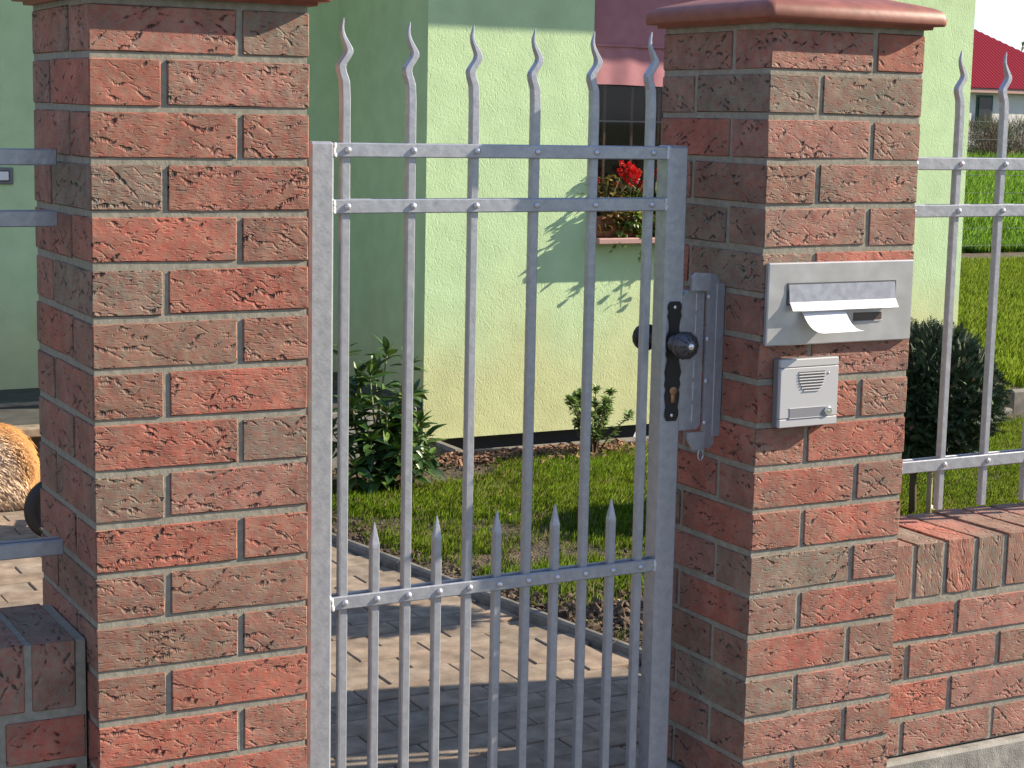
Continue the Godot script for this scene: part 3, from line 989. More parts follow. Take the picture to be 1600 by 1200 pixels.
	var porch := build(pf, "porch_floor", M.dark_tile, t)
	var ns := mb()
	box(ns, Vector3(-1.25, ph - 0.013, HZ + 0.02), Vector3(5.4, 0.034, 0.09), 0.004)
	build(ns, "nosing", M.sand, porch)
	var strip_st := mb()  # thin pale strip along the porch floor
	box(strip_st, Vector3(0.2, ph + 0.006, -4.33), Vector3(3.0, 0.012, 0.05), 0.003)
	build(strip_st, "pale_strip", M.sand, porch)
	var x := HX - 0.022
	var k := 0
	while x > -3.9:
		var w := 0.045 if k == 0 else 0.29
		var b := mb()
		box(b, Vector3(x - w / 2, (ph - 0.035 - 0.09) / 2 + 0.0, HZ - 0.03 + rng.randfn(0, 0.003)), Vector3(w - 0.008, ph - 0.035 + 0.09 if x < 1.5 else ph + 0.085, 0.06), 0.005)
		build(b, "porch_block", M.concrete if x > 1.5 else M.dark_tile, t)
		x -= w
		k += 1
	# round black wall switch in its square plate
	var s := thing("wall_switch", "square grey light switch on the green porch wall at far left", "light switch", Vector3(0.918, G - 0.373, -4.78))
	var a := mb()
	box(a, Vector3(0, 0, 0.006), Vector3(0.082, 0.070, 0.013), 0.004)
	build(a, "plate", M.switch_grey, s)
	a = mb()
	box(a, Vector3(0.0, 0, 0.014), Vector3(0.052, 0.046, 0.004), 0.002)
	build(a, "inset", M.seam, s)
	a = mb()
	box(a, Vector3(0.0, 0, 0.0165), Vector3(0.042, 0.036, 0.006), 0.002)
	build(a, "rocker", M.switch_white, s)

# ---------------------------------------------------------------- plants
func leaf_mesh(L: float, W: float, droop: float, c: Color, segs := 5) -> ArrayMesh:
	var st := mb(true)
	st.set_color(c)
	for k in segs:
		var e0 := k / float(segs)
		var e1 := (k + 1) / float(segs)
		var w0 := W * 0.5 * sin(PI * pow(e0, 0.8)) + (0.0008 if k > 0 else 0.0)
		var w1 := W * 0.5 * sin(PI * pow(e1, 0.8))
		var y0 := -droop * e0 * e0
		var y1 := -droop * e1 * e1
		var a := Vector3(0, y0, -L * e0)
		var b := Vector3(0, y1, -L * e1)
		for s in [-1.0, 1.0]:
			var p := a + Vector3(s * w0, w0 * 0.35, 0)
			var q := b + Vector3(s * w1, w1 * 0.35, 0)
			if s < 0:
				quad(st, p, a, b, q)
			else:
				quad(st, a, p, q, b)
	st.generate_normals()
	return st.commit()

func blade_tuft(n: int, h: float, spread: float, seed_: int) -> ArrayMesh:
	var r := RandomNumberGenerator.new()
	r.seed = seed_
	var st := SurfaceTool.new()
	st.begin(Mesh.PRIMITIVE_TRIANGLES)
	for k in n:
		var a := r.randf() * TAU
		var o := Vector3(r.randfn(0, spread), 0, r.randfn(0, spread))
		var w := Vector3(cos(a + 1.57), 0, sin(a + 1.57)) * h * r.randf_range(0.03, 0.055)
		var hh := h * r.randf_range(0.55, 1.15)
		var out := Vector3(cos(a), 0, sin(a)) * hh * r.randf_range(0.15, 0.7)
		var m := o + out * 0.35 + Vector3(0, hh * 0.6, 0)
		var t := o + out + Vector3(0, hh, 0)
		var v := r.randf_range(0.75, 1.2)
		st.set_color(Color(v, v, v))
		st.set_normal((Vector3(0, 1.0, 0) + Vector3(cos(a), 0, sin(a)) * r.randf_range(0.1, 0.8)).normalized())
		quad(st, o - w, o + w, m + w * 0.7, m - w * 0.7)
		tri(st, m - w * 0.7, m + w * 0.7, t)
	return st.commit()

func scatter(called: String, mesh: Mesh, m: Material, where: Array, tints: PackedColorArray, parent: Node3D = self) -> MultiMeshInstance3D:
	var mm := MultiMesh.new()
	mm.transform_format = MultiMesh.TRANSFORM_3D
	mm.use_colors = true
	mm.mesh = mesh
	mm.instance_count = where.size()
	for i in where.size():
		mm.set_instance_transform(i, where[i])
		mm.set_instance_color(i, tints[i])
	var o := MultiMeshInstance3D.new()
	o.multimesh = mm
	o.material_override = m
	o.name = numbered(called) if parent == self else called
	parent.add_child(o, true)
	o.set_meta("kind", "stuff")
	return o

func kerb_x(z: float) -> float:
	return 1.465 + 0.156 * (z + 2.2)

func spin(s: float) -> Basis:
	return Basis(Vector3.UP, rng.randf() * TAU) * Basis(Vector3.RIGHT, rng.randfn(0, 0.15)) * Basis.from_scale(Vector3.ONE * s)

func crumb() -> ArrayMesh:
	var st := mb()
	var P := PackedVector3Array()
	for k in 12:
		P.append(Vector3(rng.randfn(0, 1), rng.randfn(0, 1), rng.randfn(0, 1)).normalized() * rng.randf_range(0.36, 0.56))
	for a in 12:
		for b in range(a + 1, 12):
			for c in range(b + 1, 12):
				var n := (P[b] - P[a]).cross(P[c] - P[a])
				var hull := true
				var side := 0.0
				for d in 12:
					if d != a and d != b and d != c:
						var e := n.dot(P[d] - P[a])
						if side != 0.0 and e * side < 0.0:
							hull = false
							break
						side = e
				if hull:
					outq(st, Vector3.ZERO, [P[a], P[b], P[c]])
	st.generate_normals()
	return st.commit()

func lawns() -> void:
	var patch := noise(0.9, 101, 4)
	var tone := noise(0.5, 102, 3)
	var tufts := [blade_tuft(7, 0.045, 0.010, 1), blade_tuft(7, 0.05, 0.012, 2), blade_tuft(6, 0.04, 0.012, 3)]
	var W := [[], [], []]
	var C := [PackedColorArray(), PackedColorArray(), PackedColorArray()]
	var tries := 150000
	for i in tries:
		var z := rng.randf_range(-3.5, -0.45)
		var x := rng.randf_range(1.2, 5.6)
		var from_kerb := x - kerb_x(z)
		if from_kerb < 0.05:
			continue
		var p := patch.get_noise_2d(x, z) * 0.5 + 0.5
		var dens := smoothstep(0.38, 0.70, p + 0.04) if x < 2.5 else smoothstep(0.05, 0.4, p + 0.05)
		dens *= smoothstep(0.04, 0.22, from_kerb)
		if z > -1.66:                     # turned earth beside the kerb near the gate
			var e := smoothstep(0.38, 0.7, from_kerb + patch.get_noise_2d(x * 3.0, z * 3.0) * 0.2) if x < 2.9 else 1.0
			dens *= lerpf(e, 1.0, smoothstep(-1.35, -1.75, z))
		dens *= 1.0 - smoothstep(-3.24, -3.50, z + patch.get_noise_2d(x * 2.0, 7.0) * 0.16)
		if rng.randf() > dens * 0.97 + 0.015:
			continue
		var k := rng.randi() % 3
		var s := rng.randf_range(0.4, 0.95) * lerpf(0.55, 1.0, p)
		W[k].append(Transform3D(spin(s), Vector3(x, -0.002, z)))
		var q := tone.get_noise_2d(x * 2.0, z * 2.0) * 0.5 + 0.5
		var c := Vector3(0.12, 0.23, 0.012).lerp(Vector3(0.19, 0.25, 0.022), q)
		if rng.randf() < 0.10:
			c = Vector3(0.27, 0.23, 0.10)
		c *= rng.randf_range(0.7, 1.2)
		C[k].append(Color(c.x, c.y, c.z))
	for k in 3:
		var o := scatter("grass", tufts[k], M.blade, W[k], C[k])
		tag(o, "short new lawn grass between the kerb and the house", "grass")
	# the strip of mown grass behind the right fence, then the tall field
	W = [[], [], []]
	C = [PackedColorArray(), PackedColorArray(), PackedColorArray()]
	for i in 90000:
		var d := rng.randf()
		var z := -3.72 - 7.3 * d
		var x := 5.35 + rng.randf() * 9.0
		if x < 5.0 - (z + 3.85) * 0.6 - 0.3:
			continue
		var p := patch.get_noise_2d(x * 0.8, z * 0.8) * 0.5 + 0.5
		if rng.randf() > smoothstep(0.12, 0.45, p) + 0.1:
			continue
		if z > -4.25 and rng.randf() > 0.15:
			continue
		var k := rng.randi() % 3
		W[k].append(Transform3D(spin(rng.randf_range(1.0, 1.7)), Vector3(x, -0.002, z)))
		var c := Vector3(0.15, 0.26, 0.016).lerp(Vector3(0.22, 0.28, 0.03), rng.randf()) * rng.randf_range(0.75, 1.15)
		C[k].append(Color(c.x, c.y, c.z))
	for k in 3:
		var o := scatter("grass", tufts[k], M.blade, W[k], C[k])
		tag(o, "mown grass strip to the right of the house", "grass")
	W = [[], [], []]
	C = [PackedColorArray(), PackedColorArray(), PackedColorArray()]
	for i in 62000:
		var e := pow(rng.randf(), 1.7)
		var z := -12.1 - 55.0 * e
		var x := -z * rng.randf_range(0.80, 1.32) + rng.randf_range(0.0, 3.5)
		if z < -56.5 and x > 40:
			continue
		var k := rng.randi() % 3
		W[k].append(Transform3D(spin(rng.randf_range(3.2, 6.0) * (1.0 + 1.5 * e) * (0.45 + 0.55 * smoothstep(-12.2, -15.0, z))), Vector3(x, -0.01, z)))
		var c := Vector3(0.11, 0.27, 0.018).lerp(Vector3(0.20, 0.33, 0.04), rng.randf()) * rng.randf_range(0.7, 1.25)
		C[k].append(Color(c.x, c.y, c.z))
	for k in 3:
		var o := scatter("meadow", tufts[k], M.blade, W[k], C[k])
		tag(o, "tall bright green meadow beyond the lawn on the right", "meadow")
	# clods and crumbs of earth
	var lump := crumb()
	var w := []
	var c := PackedColorArray()
	for i in 9000:
		var z := rng.randf_range(-1.75, -0.5)
		var fk := absf(rng.randfn(0.2, 0.22)) + 0.04
		if i % 3 == 0:
			z = rng.randf_range(-3.5, -1.6)
			fk = rng.randf_range(0.05, 3.0) if i % 2 else rng.randf_range(0.04, 0.2)
		elif i % 3 == 1 and i % 2:
			z = rng.randf_range(-3.56, -3.3)
			fk = rng.randf_range(0.05, 3.4)
		var x := kerb_x(z) + fk
		var s := 0.005 + 0.02 * pow(rng.randf(), 2.5)
		if z > -1.6 and rng.randf() < 0.12:
			s = rng.randf_range(0.018, 0.042)
		w.append(Transform3D(Basis.from_euler(Vector3(rng.randf() * 6, rng.randf() * 6, rng.randf() * 6)) * Basis.from_scale(Vector3(s, s * rng.randf_range(0.5, 0.9), s * rng.randf_range(0.6, 1.1))), Vector3(x, s * 0.15, z)))
		var v := rng.randf_range(0.6, 1.35)
		c.append(Color(0.10 * v, 0.068 * v, 0.044 * v))
	tag(scatter("earth_clod", lump, M.clod, w, c), "brown clods and crumbs of bare earth along the kerb", "earth")
	# dry leaves blown onto the grass
	var dl := leaf_mesh(0.038, 0.024, 0.010, Color.WHITE, 3)
	w = []
	c = PackedColorArray()
	for i in 30:
		var z := rng.randf_range(-3.4, -0.6)
		var x := kerb_x(z) + rng.randf_range(0.05, 2.6)
		w.append(Transform3D(Basis.from_euler(Vector3(rng.randfn(0, 0.4), rng.randf() * 6, rng.randfn(0, 0.4))) * Basis.from_scale(Vector3.ONE * rng.randf_range(0.5, 1.1)), Vector3(x, rng.randf_range(0.012, 0.035), z)))
		var v := rng.randf_range(0.6, 1.2)
		c.append(Color(0.42 * v, 0.31 * v, 0.18 * v))
	tag(scatter("fallen_leaves", dl, M.small_leaf, w, c), "pale dry leaves scattered on the lawn", "leaves")
	# bark chips round the shrubs
	var chip := BoxMesh.new()
	chip.size = Vector3(0.03, 0.004, 0.011)
	w = []
	c = PackedColorArray()
	for i in 1500:
		var p: Vector3 = [Vector3(2.56, 0, -3.54), Vector3(2.95, 0, -3.46)][i % 2]
		var q := p + Vector3(rng.randfn(0, 0.17), rng.randf_range(0.003, 0.02), rng.randfn(0, 0.08))
		if q.z < -3.57:
			q.z = -3.55
		w.append(Transform3D(Basis.from_euler(Vector3(rng.randfn(0, 0.5), rng.randf() * 6, rng.randfn(0, 0.5))) * Basis.from_scale(Vector3.ONE * rng.randf_range(0.4, 1.2)), q))
		var v := rng.randf_range(0.5, 1.5)
		c.append(Color(0.21 * v, 0.115 * v, 0.065 * v))
	tag(scatter("bark_mulch", chip, M.clod, w, c), "reddish bark mulch strewn round the two small shrubs", "mulch")

func rosette(t: Node3D, at: Vector3, n: int, meshes: Array, rise: float, s: float) -> void:
	var a0 := rng.randf() * TAU
	for k in n:
		var a := a0 + TAU * k / n + rng.randfn(0, 0.2)
		var o := place(meshes[rng.randi() % meshes.size()], "leaf", M.big_leaf, t)
		var el := rise + rng.randfn(0, 0.22)
		o.transform = Transform3D(Basis(Vector3.UP, a) * Basis(Vector3.RIGHT, el) * Basis(Vector3.BACK, rng.randfn(0, 0.3)) * Basis.from_scale(Vector3.ONE * s * rng.randf_range(0.75, 1.15)), at + Vector3(0, rng.randfn(0, 0.006), 0))

func rhododendron() -> void:
	var t := thing("rhododendron", "glossy dark green rhododendron on the lawn behind the left gate bars", "shrub", Vector3(1.93, 0, -3.20))
	var meshes := []
	for v in [[0.088, 0.030, 0.014, Color(0.042, 0.095, 0.022)], [0.075, 0.028, 0.020, Color(0.030, 0.070, 0.02)], [0.092, 0.031, 0.026, Color(0.052, 0.11, 0.024)], [0.08, 0.027, 0.006, Color(0.09, 0.155, 0.03)]]:
		meshes.append(leaf_mesh(v[0], v[1], v[2], v[3]))
	var tips := [[0.02, 0.50, 0.02], [0.145, 0.46, 0.03], [-0.10, 0.42, 0.05], [-0.20, 0.50, -0.06], [0.08, 0.34, 0.12], [-0.05, 0.30, 0.14], [0.20, 0.24, 0.06], [-0.22, 0.32, 0.08], [0.24, 0.33, -0.08], [-0.15, 0.20, 0.16], [0.10, 0.20, 0.17], [-0.30, 0.22, 0.0], [0.0, 0.16, 0.2], [0.22, 0.12, 0.14], [-0.24, 0.11, 0.14], [0.28, 0.17, 0.0], [-0.08, 0.40, -0.12], [0.10, 0.10, 0.2], [-0.12, 0.09, 0.2], [-0.02, 0.42, -0.04], [0.06, 0.27, 0.02], [-0.16, 0.36, 0.0], [0.02, 0.22, 0.1], [-0.2, 0.26, 0.06], [0.16, 0.34, -0.02]]
	for p in tips:
		var tip := Vector3(p[0] * 0.66, p[1] * 0.98, p[2] * 0.85)
		var root := Vector3(p[0] * 0.15, 0, p[2] * 0.15)
		var mid := root.lerp(tip, 0.5) + Vector3(rng.randfn(0, 0.02), -0.02, rng.randfn(0, 0.02))
		var st := mb(true)
		tube(st, [root, mid, tip], [0.006, 0.0045, 0.003], 6)
		build(st, "stem", M.stem, t)
		rosette(t, tip, 5, meshes, 1.0 if p[1] > 0.3 else 0.6, 0.9)
		rosette(t, tip + Vector3(0, -0.012, 0), 6, meshes, 0.4 if p[1] > 0.4 else 0.1, 1.05)
		rosette(t, root.lerp(tip, 0.74), 6, meshes, 0.25, 1.0)
		if p[1] < 0.35:
			rosette(t, root.lerp(tip, 0.9) + Vector3(0, -0.03, 0), 6, meshes, -0.4, 1.05)
			rosette(t, root.lerp(tip, 0.6) + Vector3(rng.randfn(0, 0.04), 0.02, rng.randfn(0, 0.03)), 6, meshes, 0.0, 1.0)

func leafy(t: Node3D, called: String, count: int, mesh: Mesh, m: Material, where: Callable, col: Callable) -> void:
	var w := []
	var c := PackedColorArray()
	for i in count:
		w.append(where.call(i))
		c.append(col.call(i))
	scatter(called, mesh, m, w, c, t)

func azalea() -> void:
	var t := thing("azalea", "small light green azalea bush in front of the sunlit wall", "shrub", Vector3(2.965, 0, -3.40))
	var tips := []
	var st := mb(true)
	for k in 17:
		var a := TAU * k / 17.0 + rng.randfn(0, 0.2)
		var rr := rng.randf_range(0.05, 0.155)
		var tip := Vector3(cos(a) * rr, rng.randf_range(0.14, 0.29) - rr * 0.25, sin(a) * rr * 0.7)
		tips.append(tip)
		tube(st, [Vector3(tip.x * 0.1, 0, tip.z * 0.1), Vector3(tip.x * 0.5, tip.y * 0.55, tip.z * 0.5), tip], [0.0045, 0.003, 0.0015], 5)
	build(st, "stem", M.twig, t)
	var lm := leaf_mesh(0.034, 0.015, 0.006, Color.WHITE, 3)
	leafy(t, "foliage", 1200, lm, M.small_leaf, func(i: int) -> Transform3D:
		var tip: Vector3 = tips[i % tips.size()]
		var e := 1.0 if i % 2 else rng.randf_range(0.3, 0.95)
		var p := Vector3(tip.x * 0.1, 0, tip.z * 0.1).lerp(tip, e) + Vector3(rng.randfn(0, 0.004), rng.randfn(0, 0.006), rng.randfn(0, 0.004))
		return Transform3D(Basis(Vector3.UP, rng.randf() * TAU) * Basis(Vector3.RIGHT, rng.randfn(0.35, 0.35)) * Basis.from_scale(Vector3.ONE * rng.randf_range(0.6, 1.1)), p),
		func(_i: int) -> Color:
			var v := rng.randf_range(0.7, 1.3)
			return Color(0.125 * v, 0.205 * v, 0.05 * v))
	var tg := mb()
	box(tg, Vector3(0.07, 0.125, 0.09), Vector3(0.02, 0.035, 0.001), 0.0, Transform3D(Basis(Vector3.BACK, -0.5), Vector3(0.03, 0.02, 0)))
	build(tg, "plant_tag", M.paper, t)

func globe_bush(label: String, at: Vector3, mid: float, r: Vector3, count: int) -> void:
	var t := thing("globe_thuja", label, "bush", at)
	var st := mb(true)
	tube(st, [Vector3(-0.03, 0, 0.0), Vector3(-0.035, mid * 0.4, 0.0), Vector3(-0.02, mid, 0)], [0.014, 0.012, 0.009], 8)
	build(st, "trunk", M.twig, t)
	var sk := mb(true)
	tube(sk, [Vector3(-0.005, 0, 0.055), Vector3(-0.005, mid * 0.9, 0.05)], [0.010, 0.010], 8)
	build(sk, "stake", M.stake, t)
	# flat scale sprays through a clipped globe
	var spray := mb()
	for k in 7:
		var e := k / 6.0
		var w := 0.012 * (1.0 - e * 0.7)
		for s in [-1.0, 1.0]:
			tri(spray, Vector3(0, 0.004, -0.07 * e), Vector3(s * (0.008 + w), 0.0, -0.07 * e - 0.018), Vector3(0, 0.0, -0.07 * e - 0.01))
	tri(spray, Vector3(-0.003, 0, 0), Vector3(0.003, 0, 0), Vector3(0, 0, -0.085))
	spray.generate_normals()
	leafy(t, "foliage", count, spray.commit(), M.needle, func(_i: int) -> Transform3D:
		var d := Vector3(rng.randfn(0, 1), rng.randfn(0, 1), rng.randfn(0, 1)).normalized()
		var f := pow(rng.randf(), 0.30)
		var bump := 1.0 + 0.05 * sin(d.x * 7.0 + d.y * 5.0) * cos(d.z * 6.0) + 0.03 * sin(d.x * 17.0) * sin(d.y * 15.0 + d.z * 11.0)
		var p := Vector3(0, mid, 0) + d * r * f * bump
		var up := (d * 0.9 + Vector3(0, 0.35, 0) + Vector3(rng.randfn(0, 0.55), rng.randfn(0, 0.5), rng.randfn(0, 0.55))).normalized()
		return Transform3D(Basis.looking_at(up, Vector3(rng.randfn(0, 1), 0.1, rng.randfn(0, 1))) * Basis.from_scale(Vector3.ONE * rng.randf_range(0.3, 0.66)), p),
		func(_i: int) -> Color:
			var v := rng.randf_range(0.5, 1.5)
			if rng.randf() < 0.04:
				return Color(0.10 * v, 0.075 * v, 0.03 * v)
			return Color(0.036 * v, 0.066 * v, 0.023 * v))

func window_flowers() -> void:
	var y0 := G - 0.605 + 0.012
	var t := thing("flower_box", "terracotta flower box on the window sill of the green house", "flower box", Vector3(3.42, y0, HZ - 0.03))
	var st := mb()
	box(st, Vector3(0, 0.045, 0), Vector3(0.46, 0.09, 0.12), 0.006)
	build(st, "trough", M.terracotta, t)
	st = mb()
	box(st, Vector3(0, 0.082, 0), Vector3(0.475, 0.014, 0.135), 0.004)
	build(st, "rim", M.terracotta, t)
	var lm := leaf_mesh(0.036, 0.036, 0.010, Color.WHITE, 3)
	var pet := leaf_mesh(0.017, 0.015, 0.004, Color.WHITE, 2)
	# each plant: [x, label, flower heads [x, y, z, size, colour], leaf tone, hanging]
	var red := Color(0.62, 0.012, 0.014)
	var plants := [
		[-0.14, "brownish red geranium at the left end of the window box", [[-0.085, 0.24, 0.02, 0.024, Color(0.30, 0.014, 0.02)], [0.03, 0.22, 0.03, 0.012, Color(0.55, 0.10, 0.04)]], Color(0.20, 0.15, 0.05)],
		[-0.02, "geranium with one big scarlet flower head in the window box", [[-0.045, 0.285, 0.035, 0.036, red], [-0.022, 0.255, 0.035, 0.030, red], [0.015, 0.275, 0.035, 0.012, Color(0.55, 0.06, 0.03)], [0.0, 0.245, 0.035, 0.015, Color(0.75, 0.72, 0.68)], [0.045, 0.215, 0.035, 0.022, red]], Color(0.17, 0.25, 0.03)],
		[0.12, "scarlet geranium at the right end of the window box", [[0.03, 0.30, 0.035, 0.036, red], [-0.03, 0.27, 0.05, 0.022, Color(0.40, 0.012, 0.02)], [0.06, 0.25, 0.05, 0.03, red]], Color(0.12, 0.20, 0.03)]]
	for p in plants:
		var g := thing("geranium", p[1], "flower", Vector3(3.42 + p[0], y0 + 0.085, HZ - 0.02), "geraniums in the window box")
		var sm := mb(true)
		for k in 9:
			var a := TAU * k / 9.0
			tube(sm, [Vector3(0, 0, 0), Vector3(cos(a) * 0.04, 0.08, sin(a) * 0.03), Vector3(cos(a) * 0.08, 0.12 + rng.randf() * 0.05, sin(a) * 0.06 + 0.02)], [0.004, 0.003, 0.002], 5)
		for f in p[2]:
			tube(sm, [Vector3(0, 0.02, 0), Vector3(f[0] * 0.7, f[1] * 0.6 - 0.05, f[2] * 0.7), Vector3(f[0], f[1] - 0.085, f[2])], [0.003, 0.0022, 0.0018], 5)
		build(sm, "stem", M.stem, g)
		var tone: Color = p[3]
		leafy(g, "foliage", 330, lm, M.small_leaf, func(i: int) -> Transform3D:
			var q := Vector3(rng.randfn(0, 0.062), rng.randf_range(-0.02, 0.10), rng.randf_range(-0.05, 0.035))
			if i % 4 == 0:
				q = Vector3(rng.randfn(0, 0.05), rng.randf_range(-0.09, 0.02), rng.randf_range(0.05, 0.085))
			if p[0] < -0.1:
				q.y += 0.04 * float(i % 3)
			return Transform3D(Basis(Vector3.UP, rng.randf() * TAU) * Basis(Vector3.RIGHT, rng.randfn(-0.1, 0.5)) * Basis.from_scale(Vector3.ONE * rng.randf_range(0.6, 1.1)), q),
			func(_i: int) -> Color:
				return tone * rng.randf_range(0.6, 1.35))
		for f in p[2]:
			var fs := mb()
			fs.set_color(f[4])
			for k in 46:
				var d := Vector3(rng.randfn(0, 1), rng.randfn(0.35, 1), rng.randfn(0.3, 1)).normalized()
				var c: Vector3 = Vector3(f[0], f[1] - 0.085, f[2]) + d * f[3] * rng.randf_range(0.7, 1.0)
				var xf := Transform3D(Basis.looking_at((d + Vector3(rng.randfn(0, 0.6), rng.randfn(0, 0.6), rng.randfn(0, 0.6))).normalized(), Vector3(0.1, 0.2, 0.9)) * Basis.from_scale(Vector3.ONE * clampf(f[3] / 0.03, 0.5, 1.0)), c)
				for v in [-1.0, 1.0]:
					tri(fs, xf * Vector3(0, 0, 0.004), xf * Vector3(v * 0.009, 0.004, -0.008), xf * Vector3(v * 0.002, 0.002, -0.016))
					tri(fs, xf * Vector3(0, 0, 0.004), xf * Vector3(0.004, v * 0.009, -0.008), xf * Vector3(0.001, v * 0.002, -0.016))
			build(fs, "flower_head", M.petal, g)
	# a trailing sprig beside the box, hanging past the sill
	var hs := thing("trailing_plant", "leafy trailing sprigs hanging below the window box", "plant", Vector3(3.50, y0 + 0.06, HZ + 0.035))
	var hm := mb(true)
	var ends := [Vector3(-0.22, -0.10, 0.03), Vector3(-0.10, -0.17, 0.04), Vector3(0.02, -0.12, 0.05), Vector3(0.10, -0.24, 0.03), Vector3(0.18, -0.14, 0.04), Vector3(-0.16, 0.0, 0.06)]
	for e in ends:
		tube(hm, [Vector3(e.x * 0.4, 0.02, -0.05), Vector3(e.x * 0.7, 0.02, 0.02), e], [0.003, 0.0025, 0.001], 5)
	build(hm, "stem", M.stem, hs)
	leafy(hs, "foliage", 170, leaf_mesh(0.026, 0.018, 0.005, Color.WHITE, 3), M.small_leaf, func(i: int) -> Transform3D:
		var e: Vector3 = ends[i % ends.size()]
		var f := rng.randf()
		var q := Vector3(e.x * 0.7, 0.02, 0.02).lerp(e, f) + Vector3(rng.randfn(0, 0.012), rng.randfn(0, 0.012), rng.randfn(0, 0.01))
		return Transform3D(Basis(Vector3.UP, rng.randf() * TAU) * Basis(Vector3.RIGHT, rng.randfn(-0.4, 0.4)) * Basis.from_scale(Vector3.ONE * rng.randf_range(0.6, 1.1)), q),
		func(_i: int) -> Color:
			return Color(0.10, 0.17, 0.03) * rng.randf_range(0.6, 1.3))

